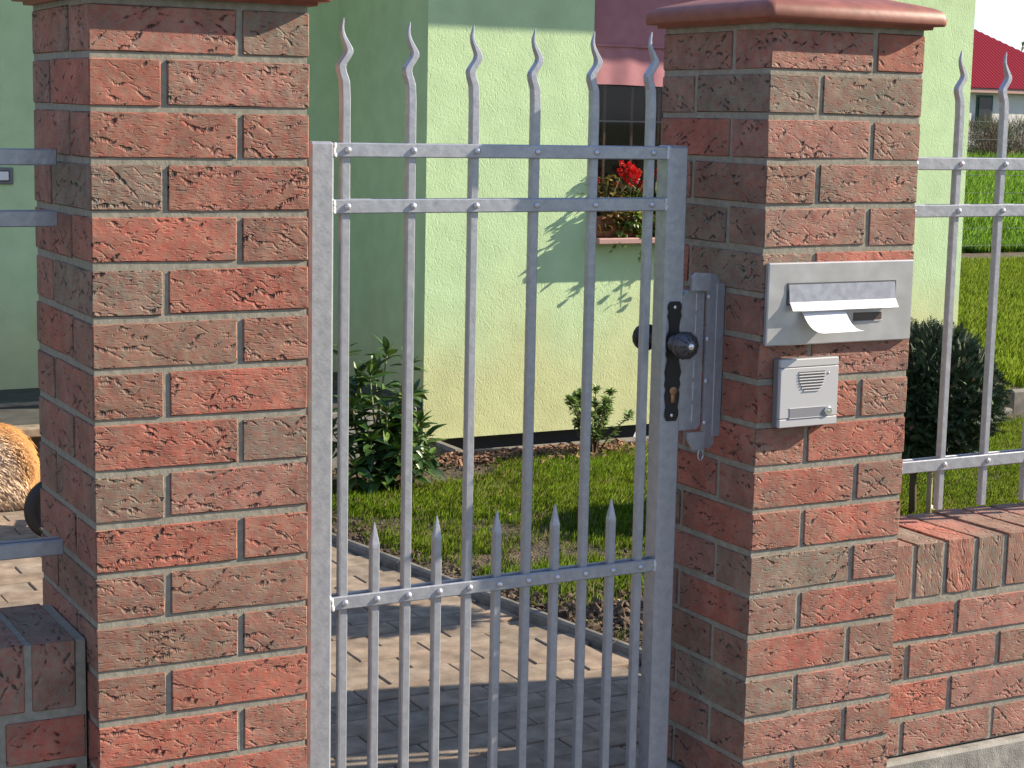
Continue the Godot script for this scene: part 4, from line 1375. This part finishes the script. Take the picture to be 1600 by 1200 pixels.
# ---------------------------------------------------------------- ground
func ground() -> void:
	var st := mb()
	quad(st, Vector3(-500, -0.13, 500), Vector3(500, -0.13, 500), Vector3(500, -0.13, -700), Vector3(-500, -0.13, -700))
	tag(build(st, "ground", M.far_turf, self), "", "", "", "structure")
	var pv := mb()
	box(pv, Vector3(0, -0.145, 1.66), Vector3(60, 0.05, 3.2))
	tag(build(pv, "pavement", M.asphalt, self), "", "", "", "structure")
	# lawn bed beside the path
	var lw := mb()
	var pts := PackedVector2Array()
	for p in [[kerb_x(-0.30) + 0.03, -0.30], [8.0, -0.30], [8.0, -3.56], [kerb_x(-3.56) + 0.03, -3.56]]:
		pts.append(Vector2(p[0], -p[1]))
	for k in 16:
		var z0 := lerpf(-0.30, -3.56, k / 16.0)
		var z1 := lerpf(-0.30, -3.56, (k + 1) / 16.0)
		quad(lw, Vector3(kerb_x(z0) + 0.03, 0, z0), Vector3(8.0, 0, z0), Vector3(8.0, 0, z1), Vector3(kerb_x(z1) + 0.03, 0, z1))
	quad(lw, Vector3(kerb_x(-0.3) + 0.03, -0.12, -0.30), Vector3(8.0, -0.12, -0.30), Vector3(8.0, 0, -0.30), Vector3(kerb_x(-0.3) + 0.03, 0, -0.30))
	tag(build(lw, "lawn_soil", M.soil, self), "", "", "", "structure")
	var fl := mb()
	quad(fl, Vector3(5.32, -0.004, -3.66), Vector3(60, -0.004, -3.66), Vector3(60, -0.004, -11.0), Vector3(5.32, -0.004, -11.0))
	tag(build(fl, "back_lawn", M.soil, self), "", "", "", "structure")
	var be := mb()
	quad(be, Vector3(5.32, -0.006, -11.0), Vector3(60, -0.006, -11.0), Vector3(60, -0.006, -12.2), Vector3(5.32, -0.006, -12.2))
	tag(build(be, "earth_strip", M.bare_earth, self), "", "", "", "structure")
	var fd := mb()
	quad(fd, Vector3(5.32, -0.008, -12.2), Vector3(400, -0.008, -12.2), Vector3(400, -0.008, -500), Vector3(5.32, -0.008, -500))
	tag(build(fd, "field", M.far_turf, self), "", "", "", "structure")
	# gravel trench along the house, held by concrete edging boards
	var gv := mb()
	quad(gv, Vector3(HX, -0.075, -3.60), Vector3(5.4, -0.075, -3.60), Vector3(5.4, -0.075, HZ), Vector3(HX, -0.075, HZ))
	tag(build(gv, "gravel_strip", M.gravel, self), "", "", "", "structure")
	var eb := thing("edging", "low concrete edging boards along the foot of the green house", "edging")
	var x := HX + 0.06
	while x < 5.3:
		var b := mb()
		box(b, Vector3(x + 0.245, -0.04 + rng.randfn(0, 0.003), -3.585), Vector3(0.485, 0.12, 0.045), 0.010)
		build(b, "board", M.kerb, eb)
		x += 0.49
	var b2 := mb()
	box(b2, Vector3(HX + 0.035, -0.035, -3.715), Vector3(0.05, 0.13, 0.27), 0.012)
	build(b2, "board", M.kerb, eb)
	var eb2 := thing("concrete_edge", "grey concrete edge of the bed right of the thuja", "edging")
	x = 5.42
	while x < 8.4:
		var b3 := mb()
		box(b3, Vector3(x + 0.245, 0.045, -3.62), Vector3(0.485, 0.12, 0.06), 0.008)
		build(b3, "board", M.kerb, eb2)
		x += 0.49
	# kerb of the path
	var kb := thing("path_kerb", "dark grey rounded kerb between the paved path and the lawn", "kerb")
	var z := -0.05
	while z > -3.8:
		var z1 := z - 0.995
		var prof := [[-0.02, -0.10], [0.02, -0.10], [0.02, 0.006], [0.016, 0.017], [0.006, 0.022], [-0.006, 0.022], [-0.016, 0.017], [-0.02, 0.006]]
		var ra := PackedVector3Array()
		var rb := PackedVector3Array()
		for p in prof:
			ra.append(Vector3(kerb_x(z) + p[0], p[1], z))
			rb.append(Vector3(kerb_x(z1) + p[0], p[1], z1))
		var ks := mb()
		loft(ks, [ra, rb])
		build(ks, "kerb_stone", M.kerb, kb)
		z -= 1.0
	# paved path, stone by stone
	var bed := mb()
	quad(bed, Vector3(-3.5, -0.012, 0.0), Vector3(kerb_x(0.0), -0.012, 0.0), Vector3(kerb_x(HZ), -0.012, HZ + 0.005), Vector3(-3.5, -0.012, HZ + 0.005))
	var path := build(bed, "paved_path", M.sand, self)
	tag(path, "", "", "", "structure")
	var rest := mb()
	var row := 0
	var zz := -0.02
	var count := 0
	while zz > HZ + 0.1:
		var xx := -3.4 + (0.10 if row % 2 else 0.0)
		while xx < 1.9:
			var c := Vector3(xx + 0.1, -0.026 + rng.randfn(0, 0.0011), zz - 0.05)
			c.x -= (c.z + 1.5) * 0.03
			var over := c.x + 0.1 > kerb_x(c.z) - 0.021
			if not over or c.x - 0.02 < kerb_x(c.z) - 0.021:
				var w := 0.1955
				if over:
					var right := kerb_x(c.z) - 0.0213
					w = right - (c.x - 0.0978)
					c.x = right - w / 2
				if w > 0.03:
					var near := (c.x > 0.42 and c.x < 1.9 and c.z > -2.6 and c.z < -0.16 and c.x - c.z * 0.35 > 0.72) or (c.x > 0.35 and c.x < 1.05 and c.z <= -2.3)
					var one := near and count < 300
					var s := mb() if one else rest
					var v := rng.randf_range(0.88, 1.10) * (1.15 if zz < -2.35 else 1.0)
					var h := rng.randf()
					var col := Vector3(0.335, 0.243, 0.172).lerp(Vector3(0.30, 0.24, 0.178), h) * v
					s.set_color(Color(col.x, col.y, col.z))
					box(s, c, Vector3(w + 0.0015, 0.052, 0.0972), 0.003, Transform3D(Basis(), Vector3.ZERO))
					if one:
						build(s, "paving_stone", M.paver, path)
						count += 1
			xx += 0.2
		zz -= 0.1
		row += 1
	build(rest, "paving", M.paver, path).set_meta("kind", "stuff")
	# concrete footings under the pillars and the low walls
	var ft := mb()
	box(ft, Vector3(2.405, -0.06, -0.123), Vector3(1.565, 0.20, 0.262), 0.006)
	box(ft, Vector3(1.4205, -0.064, -0.126), Vector3(0.40, 0.20, 0.37), 0.006)
	var f := build(ft, "concrete_footing", M.concrete, self)
	tag(f, "grey concrete footing under the right pillar and low wall", "footing")
	var ft2 := mb()
	box(ft2, Vector3(-0.68, -0.065, -0.155), Vector3(2.14, 0.20, 0.39), 0.006)
	var f2 := build(ft2, "concrete_footing", M.concrete, self)
	tag(f2, "grey concrete footing under the left pillar", "footing")

# ---------------------------------------------------------------- dog, cart, far things
func field_mesh(bones: Array, lo: Vector3, hi: Vector3, cell: float, soft: float) -> Array:
	# smooth union of tapered capsules meshed as surface nets; gives triangles (positions) and vertex points
	var nx := int((hi.x - lo.x) / cell) + 2
	var ny := int((hi.y - lo.y) / cell) + 2
	var nz := int((hi.z - lo.z) / cell) + 2
	var val := PackedFloat32Array()
	val.resize(nx * ny * nz)
	val.fill(1.0)
	for b in bones:
		var p: Vector3 = b[0]
		var q: Vector3 = b[2]
		var reach := maxf(b[1], b[3]) + soft * 3.0 + cell * 2
		var a0 := ((p.min(q) - Vector3.ONE * reach - lo) / cell).floor()
		var a1 := ((p.max(q) + Vector3.ONE * reach - lo) / cell).ceil()
		var d := q - p
		var dd := maxf(d.length_squared(), 1e-9)
		for z in range(maxi(0, int(a0.z)), mini(nz, int(a1.z) + 1)):
			for y in range(maxi(0, int(a0.y)), mini(ny, int(a1.y) + 1)):
				for x in range(maxi(0, int(a0.x)), mini(nx, int(a1.x) + 1)):
					var w := lo + Vector3(x, y, z) * cell
					var t := clampf((w - p).dot(d) / dd, 0.0, 1.0)
					var s := (w - p - d * t).length() - lerpf(b[1], b[3], t)
					var i := (z * ny + y) * nx + x
					var o := val[i]
					var h := maxf(soft - absf(o - s), 0.0) / soft
					val[i] = minf(o, s) - h * h * soft * 0.25
	var at := PackedInt32Array()
	at.resize(nx * ny * nz)
	at.fill(-1)
	var pts := PackedVector3Array()
	var tris := PackedInt32Array()
	var step := [1, nx, nx * ny]
	for z in nz - 1:
		for y in ny - 1:
			for x in nx - 1:
				var i := (z * ny + y) * nx + x
				var sum := Vector3.ZERO
				var n := 0
				var inside := 0
				for k in 8:
					if val[i + (k & 1) + ((k >> 1) & 1) * nx + (k >> 2) * nx * ny] < 0.0:
						inside += 1
				if inside == 0 or inside == 8:
					continue
				for a in 3:
					var u := (a + 1) % 3
					var v := (a + 2) % 3
					for k in 4:
						var base := Vector3.ZERO
						base[u] = k & 1
						base[v] = k >> 1
						var j: int = i + int(base[u]) * step[u] + int(base[v]) * step[v]
						var f0 := val[j]
						var f1 := val[j + step[a]]
						if (f0 < 0.0) != (f1 < 0.0):
							base[a] = f0 / (f0 - f1)
							sum += base
							n += 1
				at[i] = pts.size()
				pts.append(lo + (Vector3(x, y, z) + sum / n) * cell)
	for z in range(1, nz - 1):
		for y in range(1, ny - 1):
			for x in range(1, nx - 1):
				var i := (z * ny + y) * nx + x
				for a in 3:
					var f0 := val[i]
					var f1 := val[i + step[a]]
					if (f0 < 0.0) == (f1 < 0.0):
						continue
					var u: int = step[(a + 1) % 3]
					var v: int = step[(a + 2) % 3]
					var c := [at[i - u - v], at[i - v], at[i], at[i - u]]
					if c.min() < 0:
						continue
					if f0 > 0.0:
						c.reverse()
					for k in [0, 1, 2, 0, 2, 3]:
						tris.append(c[k])
	return [pts, tris]

func dog() -> void:
	var t := thing("dog", "golden long-haired dog lying on the sunny paving before the porch", "dog", Vector3(0, 0, -3.44))
	var B := []
	var add := func(a: Vector3, r: float, b: Vector3, s: float) -> void:
		B.append([a, r, b, s])
	add.call(Vector3(0.575, 0.135, 0), 0.125, Vector3(0.36, 0.15, 0), 0.115)
	add.call(Vector3(0.36, 0.15, 0), 0.115, Vector3(0.12, 0.17, 0), 0.135)
	add.call(Vector3(0.12, 0.19, 0), 0.12, Vector3(-0.03, 0.29, 0.01), 0.08)
	add.call(Vector3(-0.05, 0.32, 0.01), 0.078, Vector3(-0.11, 0.34, 0.02), 0.070)
	add.call(Vector3(-0.13, 0.325, 0.02), 0.048, Vector3(-0.21, 0.305, 0.035), 0.033)
	for s in [-1.0, 1.0]:
		add.call(Vector3(0.58, 0.13, 0.07 * s), 0.10, Vector3(0.44, 0.11, 0.12 * s), 0.062)
		add.call(Vector3(0.44, 0.10, 0.13 * s), 0.055, Vector3(0.62, 0.04, 0.13 * s), 0.034)
		add.call(Vector3(0.62, 0.038, 0.13 * s), 0.034, Vector3(0.46, 0.03, 0.15 * s), 0.03)
		add.call(Vector3(0.12, 0.13, 0.09 * s), 0.06, Vector3(0.16, 0.05, 0.11 * s), 0.042)
		add.call(Vector3(0.16, 0.045, 0.11 * s), 0.04, Vector3(-0.12, 0.032, 0.09 * s), 0.032)
		add.call(Vector3(-0.06, 0.385, 0.055 * s), 0.02, Vector3(-0.045, 0.30, 0.085 * s), 0.026)
	add.call(Vector3(0.67, 0.10, -0.02), 0.045, Vector3(0.66, 0.05, -0.16), 0.04)
	add.call(Vector3(0.66, 0.05, -0.16), 0.04, Vector3(0.50, 0.04, -0.26), 0.022)
	var f := field_mesh(B, Vector3(-0.30, -0.02, -0.34), Vector3(0.80, 0.50, 0.28), 0.013, 0.05)
	var pts: PackedVector3Array = f[0]
	var tris: PackedInt32Array = f[1]
	var nz := noise(7.0, 120, 3)
	var tone := func(p: Vector3) -> Color:
		var v := nz.get_noise_3dv(p)
		var c := Vector3(0.84, 0.60, 0.36).lerp(Vector3(0.90, 0.74, 0.56), smoothstep(-0.05, 0.30, v * 0.5 + (0.15 - p.y) * 1.0 + (p.z - 0.06) * 2.2 - maxf(p.x - 0.55, 0.0) * 1.2))
		return Color(c.x, c.y, c.z)
	var st := mb(true)
	for k in tris:
		st.set_color(tone.call(pts[k]))
		st.add_vertex(pts[k])
	st.generate_normals()
	var mesh := st.commit()
	place(mesh, "body", M.fur, t)
	# hair that follows the body, combed backwards and down
	var nrm := PackedVector3Array()
	nrm.resize(pts.size())
	for k in range(0, tris.size(), 3):
		var n := (pts[tris[k + 2]] - pts[tris[k]]).cross(pts[tris[k + 1]] - pts[tris[k]])
		for j in 3:
			nrm[tris[k + j]] += n
	var hair := SurfaceTool.new()
	hair.begin(Mesh.PRIMITIVE_TRIANGLES)
	hair.set_normal(Vector3.UP)
	tri(hair, Vector3(-0.0013, 0, 0), Vector3(0.0013, 0, 0), Vector3(0.0009, 0.004, -0.022))
	tri(hair, Vector3(-0.0013, 0, 0), Vector3(0.0009, 0.004, -0.022), Vector3(0, 0.002, -0.046))
	var w := []
	var c := PackedColorArray()
	for i in pts.size():
		var n := nrm[i].normalized()
		for rep in 20:
			var p := pts[i] + Vector3(rng.randfn(0, 0.005), rng.randfn(0, 0.005), rng.randfn(0, 0.005)) - n * 0.004
			if p.y < 0.012:
				continue
			var swirl := nz.get_noise_3dv(p * 0.16 + Vector3(9, 0, 0)) * 1.3
			var comb := Vector3(0.8 + swirl * 0.4, -0.75 + swirl, swirl * 0.7)
			comb = (comb - n * comb.dot(n)).normalized() + n * rng.randf_range(0.10, 0.45) + Vector3(rng.randfn(0, 0.10), rng.randfn(0, 0.10), rng.randfn(0, 0.10))
			w.append(Transform3D(Basis.looking_at(comb.normalized(), n + Vector3(0.01, 0.02, 0.013)) * Basis.from_scale(Vector3(1.0, 1.0, 1.6) * rng.randf_range(0.5, 1.0)), p))
			c.append(tone.call(p) * rng.randf_range(0.88, 1.1))
	scatter("fur", hair.commit(), M.fur, w, c, t)
	var ns := mb(true)
	lathe(ns, Vector3(-0.228, 0.318, 0.038), Vector3(-0.95, 0.05, 0.17).normalized(), [[0, 0.016], [0.008, 0.015], [0.014, 0.008], [0.016, 0.002]], 10)
	build(ns, "nose", M.nose, t)
	for s in [-1.0, 1.0]:
		var e := mb(true)
		lathe(e, Vector3(-0.158, 0.365, 0.025 + 0.036 * s), Vector3(-0.7, 0.2, 0.6 * s).normalized(), [[0, 0.010], [0.006, 0.009], [0.010, 0.004], [0.0105, 0.001]], 10)
		build(e, "eye", M.nose, t)

func cart() -> void:
	var t := thing("wheelbarrow", "wheelbarrow whose black wheel shows at the left edge of the left pillar", "wheelbarrow", Vector3(0.628, 0, -2.80))
	var st := mb(true)
	lathe(st, Vector3(0, 0.102, -0.024), Vector3(0, 0, 1), [[0.0, 0.070], [0.0, 0.088], [0.008, 0.099], [0.020, 0.102], [0.030, 0.102], [0.042, 0.098], [0.050, 0.086], [0.050, 0.074], [0.040, 0.070]], 40)
	var wh := build(st, "wheel", M.rubber, t)
	var rm := mb(true)
	lathe(rm, Vector3(0, 0.102, -0.02), Vector3(0, 0, 1), [[0.0, 0.012], [0.0, 0.066], [0.028, 0.068], [0.034, 0.066], [0.026, 0.060], [0.024, 0.030], [0.036, 0.022], [0.044, 0.018], [0.046, 0.006]], 32)
	build(rm, "rim", M.plastic_black, wh)
	for s in [-1.0, 1.0]:
		var fk := mb(true)
		tube(fk, [Vector3(0, 0.102, 0.04 * s), Vector3(0.20, 0.16, 0.06 * s), Vector3(0.34, 0.21, 0.14 * s), Vector3(0.46, 0.26, 0.19 * s)], [0.010, 0.010, 0.010, 0.010], 8)
		build(fk, "handle", M.galvanised, t)
		var lg := mb(true)
		tube(lg, [Vector3(0.30, 0.20, 0.12 * s), Vector3(0.34, 0.0, 0.14 * s)], [0.009, 0.009], 8)
		build(lg, "leg", M.galvanised, t)
	var tr := mb()
	var lo := [Vector3(0.14, 0.19, -0.10), Vector3(0.38, 0.22, -0.10), Vector3(0.38, 0.22, 0.10), Vector3(0.14, 0.19, 0.10)]
	var up := [Vector3(0.10, 0.29, -0.15), Vector3(0.44, 0.33, -0.17), Vector3(0.44, 0.33, 0.17), Vector3(0.10, 0.29, 0.15)]
	for k in 4:
		var n := (k + 1) % 4
		outq(tr, Vector3(0.27, 0.26, 0), [lo[k], lo[n], up[n], up[k]])
	outq(tr, Vector3(0.27, 0.4, 0), lo)
	build(tr, "tray", M.plastic_black, t)

func far_house() -> void:
	var t := thing("neighbour_house", "distant white house with a dark red metal hip roof", "house", Vector3(53.5, 0, -64.3))
	var st := mb()
	box(st, Vector3(0, 1.45, 0), Vector3(18.0, 3.3, 11.0))
	build(st, "wall", M.far_wall, t)
	var rf := mb()
	var hx := 9.5
	var hz := 6.0
	var ey := 3.02
	var ry := 6.9
	var n := 190
	for k in n:                             # ribbed sheet metal on the long slopes
		for side in [1.0, -1.0]:
			var xa := -hx + 2.0 * hx * k / n
			var xb := -hx + 2.0 * hx * (k + 1) / n
			var ha := clampf(minf(xa + hx, hx - xa) / hz, 0.0, 1.0)
			var hb := clampf(minf(xb + hx, hx - xb) / hz, 0.0, 1.0)
			var la := 0.035 if k % 2 else 0.0
			var lb := 0.0 if k % 2 else 0.035
			var P := [Vector3(xa, ey + la, hz * side), Vector3(xb, ey + lb, hz * side), Vector3(xb, lerpf(ey, ry, hb) + lb, hz * side * (1.0 - hb)), Vector3(xa, lerpf(ey, ry, ha) + la, hz * side * (1.0 - ha))]
			if side < 0:
				P.reverse()
			quad(rf, P[0], P[1], P[2], P[3])
	for s in [-1.0, 1.0]:
		outq(rf, Vector3(0, ey, 0), [Vector3(s * hx, ey, hz), Vector3(s * hx, ey, -hz), Vector3(s * (hx - hz), ry, 0)])
	var roof := build(rf, "roof", M.metal_roof, t)
	var ev := mb()
	box(ev, Vector3(0, ey - 0.10, 0), Vector3(hx * 2 - 0.1, 0.18, hz * 2 - 0.1))
	build(ev, "eave", M.sill, roof)
	for x in [2.47, 6.4, -3.0]:
		var w := mb()
		box(w, Vector3(x, 1.98, 5.52), Vector3(0.95, 1.5, 0.06))
		var wo := build(w, "window", M.green_post, t)
		var g := mb()
		box(g, Vector3(x, 1.98, 5.57), Vector3(0.72, 1.28, 0.04))
		build(g, "pane", M.far_glass, wo)

func far_things() -> void:
	var wf := thing("wire_fence", "thin wire fence on dark green posts in the meadow", "fence", Vector3(13.15, 0, -12.0))
	var dir := Vector3(0.9, 0, 0.06)
	for k in [0, 1, 2, -1]:
		var st := mb(true)
		var p: Vector3 = dir * 2.6 * k
		tube(st, [p + Vector3(0, -0.1, 0), p + Vector3(0, 1.50, 0)], [0.026, 0.026], 8)
		build(st, "post", M.green_post, wf)
	for k in 8:
		var st := mb()
		var y := 0.08 + 0.19 * k
		tube(st, [dir * -2.6 + Vector3(0, y, 0.03), dir * 5.2 + Vector3(0, y, 0.03)], [0.0022, 0.0022], 4)
		build(st, "wire", M.wire, wf)
	var vw := mb()
	for k in 140:
		var p := dir * (-2.6 + 7.8 * k / 140.0)
		tube(vw, [p + Vector3(0, 0.06, 0.03), p + Vector3(0, 1.42, 0.03)], [0.0013, 0.0013], 3)
	build(vw, "mesh_wire", M.wire, wf).set_meta("kind", "stuff")
	# bare brown shrubs at the far edge of the meadow
	var twig := mb()
	for k in 5:
		var a := k * 1.3
		var o := Vector3(cos(a) * 0.05, 0.06 * k, sin(a) * 0.05)
		tri(twig, o + Vector3(-0.012, 0, 0), o + Vector3(0.012, 0, 0), o + Vector3(cos(a) * 0.25, 0.4, sin(a) * 0.25))
	twig.generate_normals()
	var tm := twig.commit()
	var names := ["bare brown shrub at the meadow edge, leftmost below the far house", "bare brown shrub at the meadow edge below the far window", "bare brown shrub at the meadow edge beside the second fence bar", "bare brown shrub at the meadow edge, rightmost"]
	for k in 4:
		var s := thing("shrub", names[k], "shrub", Vector3(44.6 + 1.6 * k, 0, -47.0 + rng.randfn(0, 0.8)), "bare shrubs before the far house")
		var tr := mb(true)
		for j in 5:
			tube(tr, [Vector3(0.1 * j - 0.2, -0.1, 0), Vector3(0.3 * j - 0.6, 1.0, rng.randfn(0, 0.2))], [0.04, 0.015], 5)
		build(tr, "stem", M.twig, s)
		leafy(s, "twigs", 420, tm, M.clod, func(_i: int) -> Transform3D:
			var q := Vector3(rng.randfn(0, 0.55), rng.randf_range(0.0, 1.35), rng.randfn(0, 0.5))
			return Transform3D(Basis.from_euler(Vector3(rng.randfn(0, 0.5), rng.randf() * TAU, rng.randfn(0, 0.5))) * Basis.from_scale(Vector3.ONE * rng.randf_range(0.5, 1.1)), q),
			func(_i: int) -> Color:
				var v := rng.randf_range(0.5, 1.3)
				return Color(0.19 * v, 0.13 * v, 0.085 * v) if rng.randf() < 0.75 else Color(0.10 * v, 0.15 * v, 0.04 * v))
	# trees on the skyline behind the far house
	var lm := leaf_mesh(0.5, 0.4, 0.1, Color.WHITE, 2)
	var spots := [[80.0, -78.0, 7.0], [92.0, -74.0, 9.0], [30.0, -120.0, 11.0], [12.0, -130.0, 10.0]]
	var says := ["far tree whose top shows right of the red roof", "taller far tree right of the red-roofed house", "far tree on the skyline behind the green house", "leftmost far tree on the skyline behind the green house"]
	for k in 4:
		var s := thing("tree", says[k], "tree", Vector3(spots[k][0], 0, spots[k][1]))
		var h: float = spots[k][2]
		var tr := mb(true)
		tube(tr, [Vector3(0, -0.2, 0), Vector3(0.1, h * 0.4, 0), Vector3(0.0, h * 0.8, 0.1)], [0.25, 0.17, 0.05], 8)
		for j in 6:
			var a := j * 1.05
			tube(tr, [Vector3(0.05, h * (0.3 + 0.07 * j), 0), Vector3(cos(a) * h * 0.2, h * (0.45 + 0.07 * j), sin(a) * h * 0.2)], [0.08, 0.02], 5)
		build(tr, "trunk", M.twig, s)
		leafy(s, "crown", 1500, lm, M.small_leaf, func(i: int) -> Transform3D:
			var a := (i % 14) * 2.4
			var hub := Vector3(cos(a) * h * 0.17, h * (0.42 + 0.036 * (i % 14)), sin(a) * h * 0.17)
			var q := hub + Vector3(rng.randfn(0, h * 0.085), rng.randfn(0, h * 0.07), rng.randfn(0, h * 0.085))
			return Transform3D(Basis.from_euler(Vector3(rng.randf() * 6, rng.randf() * 6, rng.randf() * 6)), q),
			func(_i: int) -> Color:
				return Color(0.06, 0.085, 0.03) * rng.randf_range(0.6, 1.4))

# ---------------------------------------------------------------- the scene
func _ready() -> void:
	rng.seed = 20240
	wob.seed = 4
	wob.frequency = 1.0
	var cam := Camera3D.new()
	cam.name = "camera"
	cam.fov = 24.111
	cam.near = 0.05
	cam.far = 1500.0
	cam.transform = Transform3D(Basis(Vector3(0.88189, 0.02006, 0.47102), Vector3(0.05177, 0.98893, -0.13905), Vector3(-0.46860, 0.14701, 0.87109)).orthonormalized(), Vector3(-0.75, G - 0.0897, 2.7956))
	add_child(cam)
	var sky := ProceduralSkyMaterial.new()
	sky.sky_top_color = Color(0.46, 0.57, 0.76)
	sky.sky_horizon_color = Color(0.90, 0.915, 0.945)
	sky.sky_curve = 0.16
	sky.ground_bottom_color = Color(0.32, 0.31, 0.28)
	sky.ground_horizon_color = Color(0.70, 0.72, 0.74)
	sky.sun_angle_max = 20.0
	var env := Environment.new()
	env.background_mode = Environment.BG_SKY
	env.sky = Sky.new()
	env.sky.sky_material = sky
	env.background_energy_multiplier = 0.66
	env.tonemap_mode = Environment.TONE_MAPPER_LINEAR
	env.tonemap_exposure = 2.35
	env.sdfgi_enabled = true
	env.ssao_enabled = true
	env.ssil_enabled = true
	var we := WorldEnvironment.new()
	we.name = "surroundings"
	we.environment = env
	add_child(we)
	var sun := DirectionalLight3D.new()
	sun.name = "sun"
	sun.light_color = Color(1.0, 0.94, 0.85)
	sun.light_energy = 1.6
	sun.light_angular_distance = 0.5
	sun.shadow_enabled = true
	sun.basis = Basis.looking_at(-Vector3(3.8, 2.0, 1.0))
	add_child(sun)

	materials()
	ground()
	house()
	pillar("left brick gate pillar of red and brown rough bricks, beside the gate hinges", Vector3(0, 0, 0), 0.0, "pgmmrrbrrprbbrrrrp".replace("g", "p"), "grrgmgrmgmrbmmrmgr")
	var right_pillar := pillar("right brick gate pillar carrying the steel letterbox and intercom", Vector3(1.2521, 0, 0.0536), 0.0091, "pgppprmprrrrgrrppm", "rgmbbgrmbrbrbrbgbm")
	pillar("further brick pillar at the far end of the right fence", Vector3(3.2, 0, 0.0536), 0.0091, "rpmrbrpmrgrpbrmprr", "rgmbbgrmbrbrbrbgbm")
	var lime := mb(true)
	for k in 46:
		var at: Vector2 = [Vector2(0.035, 0.655), Vector2(0.03, 0.565), Vector2(0.045, 0.505), Vector2(0.025, 0.47)][k % 4]
		var c := Vector3(at.x + rng.randfn(0, 0.010), at.y + rng.randfn(0, 0.022), 0.0004)
		var r := rng.randf_range(0.0006, 0.0032) * rng.randf()
		lathe(lime, c, Vector3(rng.randfn(0, 0.1), rng.randfn(0, 0.1), 1).normalized(), [[0, r], [0.0002, r * 0.8], [0.0003, r * 0.2]], 5)
	build(lime, "lime_splash", M.lime, right_pillar).set_meta("kind", "stuff")
	low_wall("low brick wall with an upright brick coping right of the letterbox pillar", 1.619, 3.198, 1.725, [1.8395, 1.7115, 1.832, 1.707], -0.012)
	low_wall("low brick wall in shade left of the left pillar", -1.72, -0.004, -0.0925, [-0.142, -0.016, -0.142, -0.016], -0.055)
	gate()
	keep()
	mailbox()
	intercom()
	var xs := []
	for k in 12:
		xs.append(1.7845 + 0.1246 * k)
	fence("galvanised fence panel with flame tips right of the letterbox pillar", 1.606, 3.21, xs.slice(0, 11), -0.150)
	xs = []
	for k in 12:
		xs.append(-0.2 - 0.1246 * k)
	fence("galvanised fence panel left of the left pillar, its rails ending at the bricks", -1.72, -0.012, xs, -0.155)
	cart()
	dog()
	rhododendron()
	azalea()
	globe_bush("dark clipped globe thuja on a thin stem behind the right fence", Vector3(3.455, 0, -1.98), 0.425, Vector3(0.25, 0.235, 0.25), 13000)
	globe_bush("smaller staked globe thuja standing behind the letterbox pillar", Vector3(2.43, 0, -1.21), 0.66, Vector3(0.125, 0.12, 0.125), 3500)
	window_flowers()
	lawns()
	far_house()
	far_things()
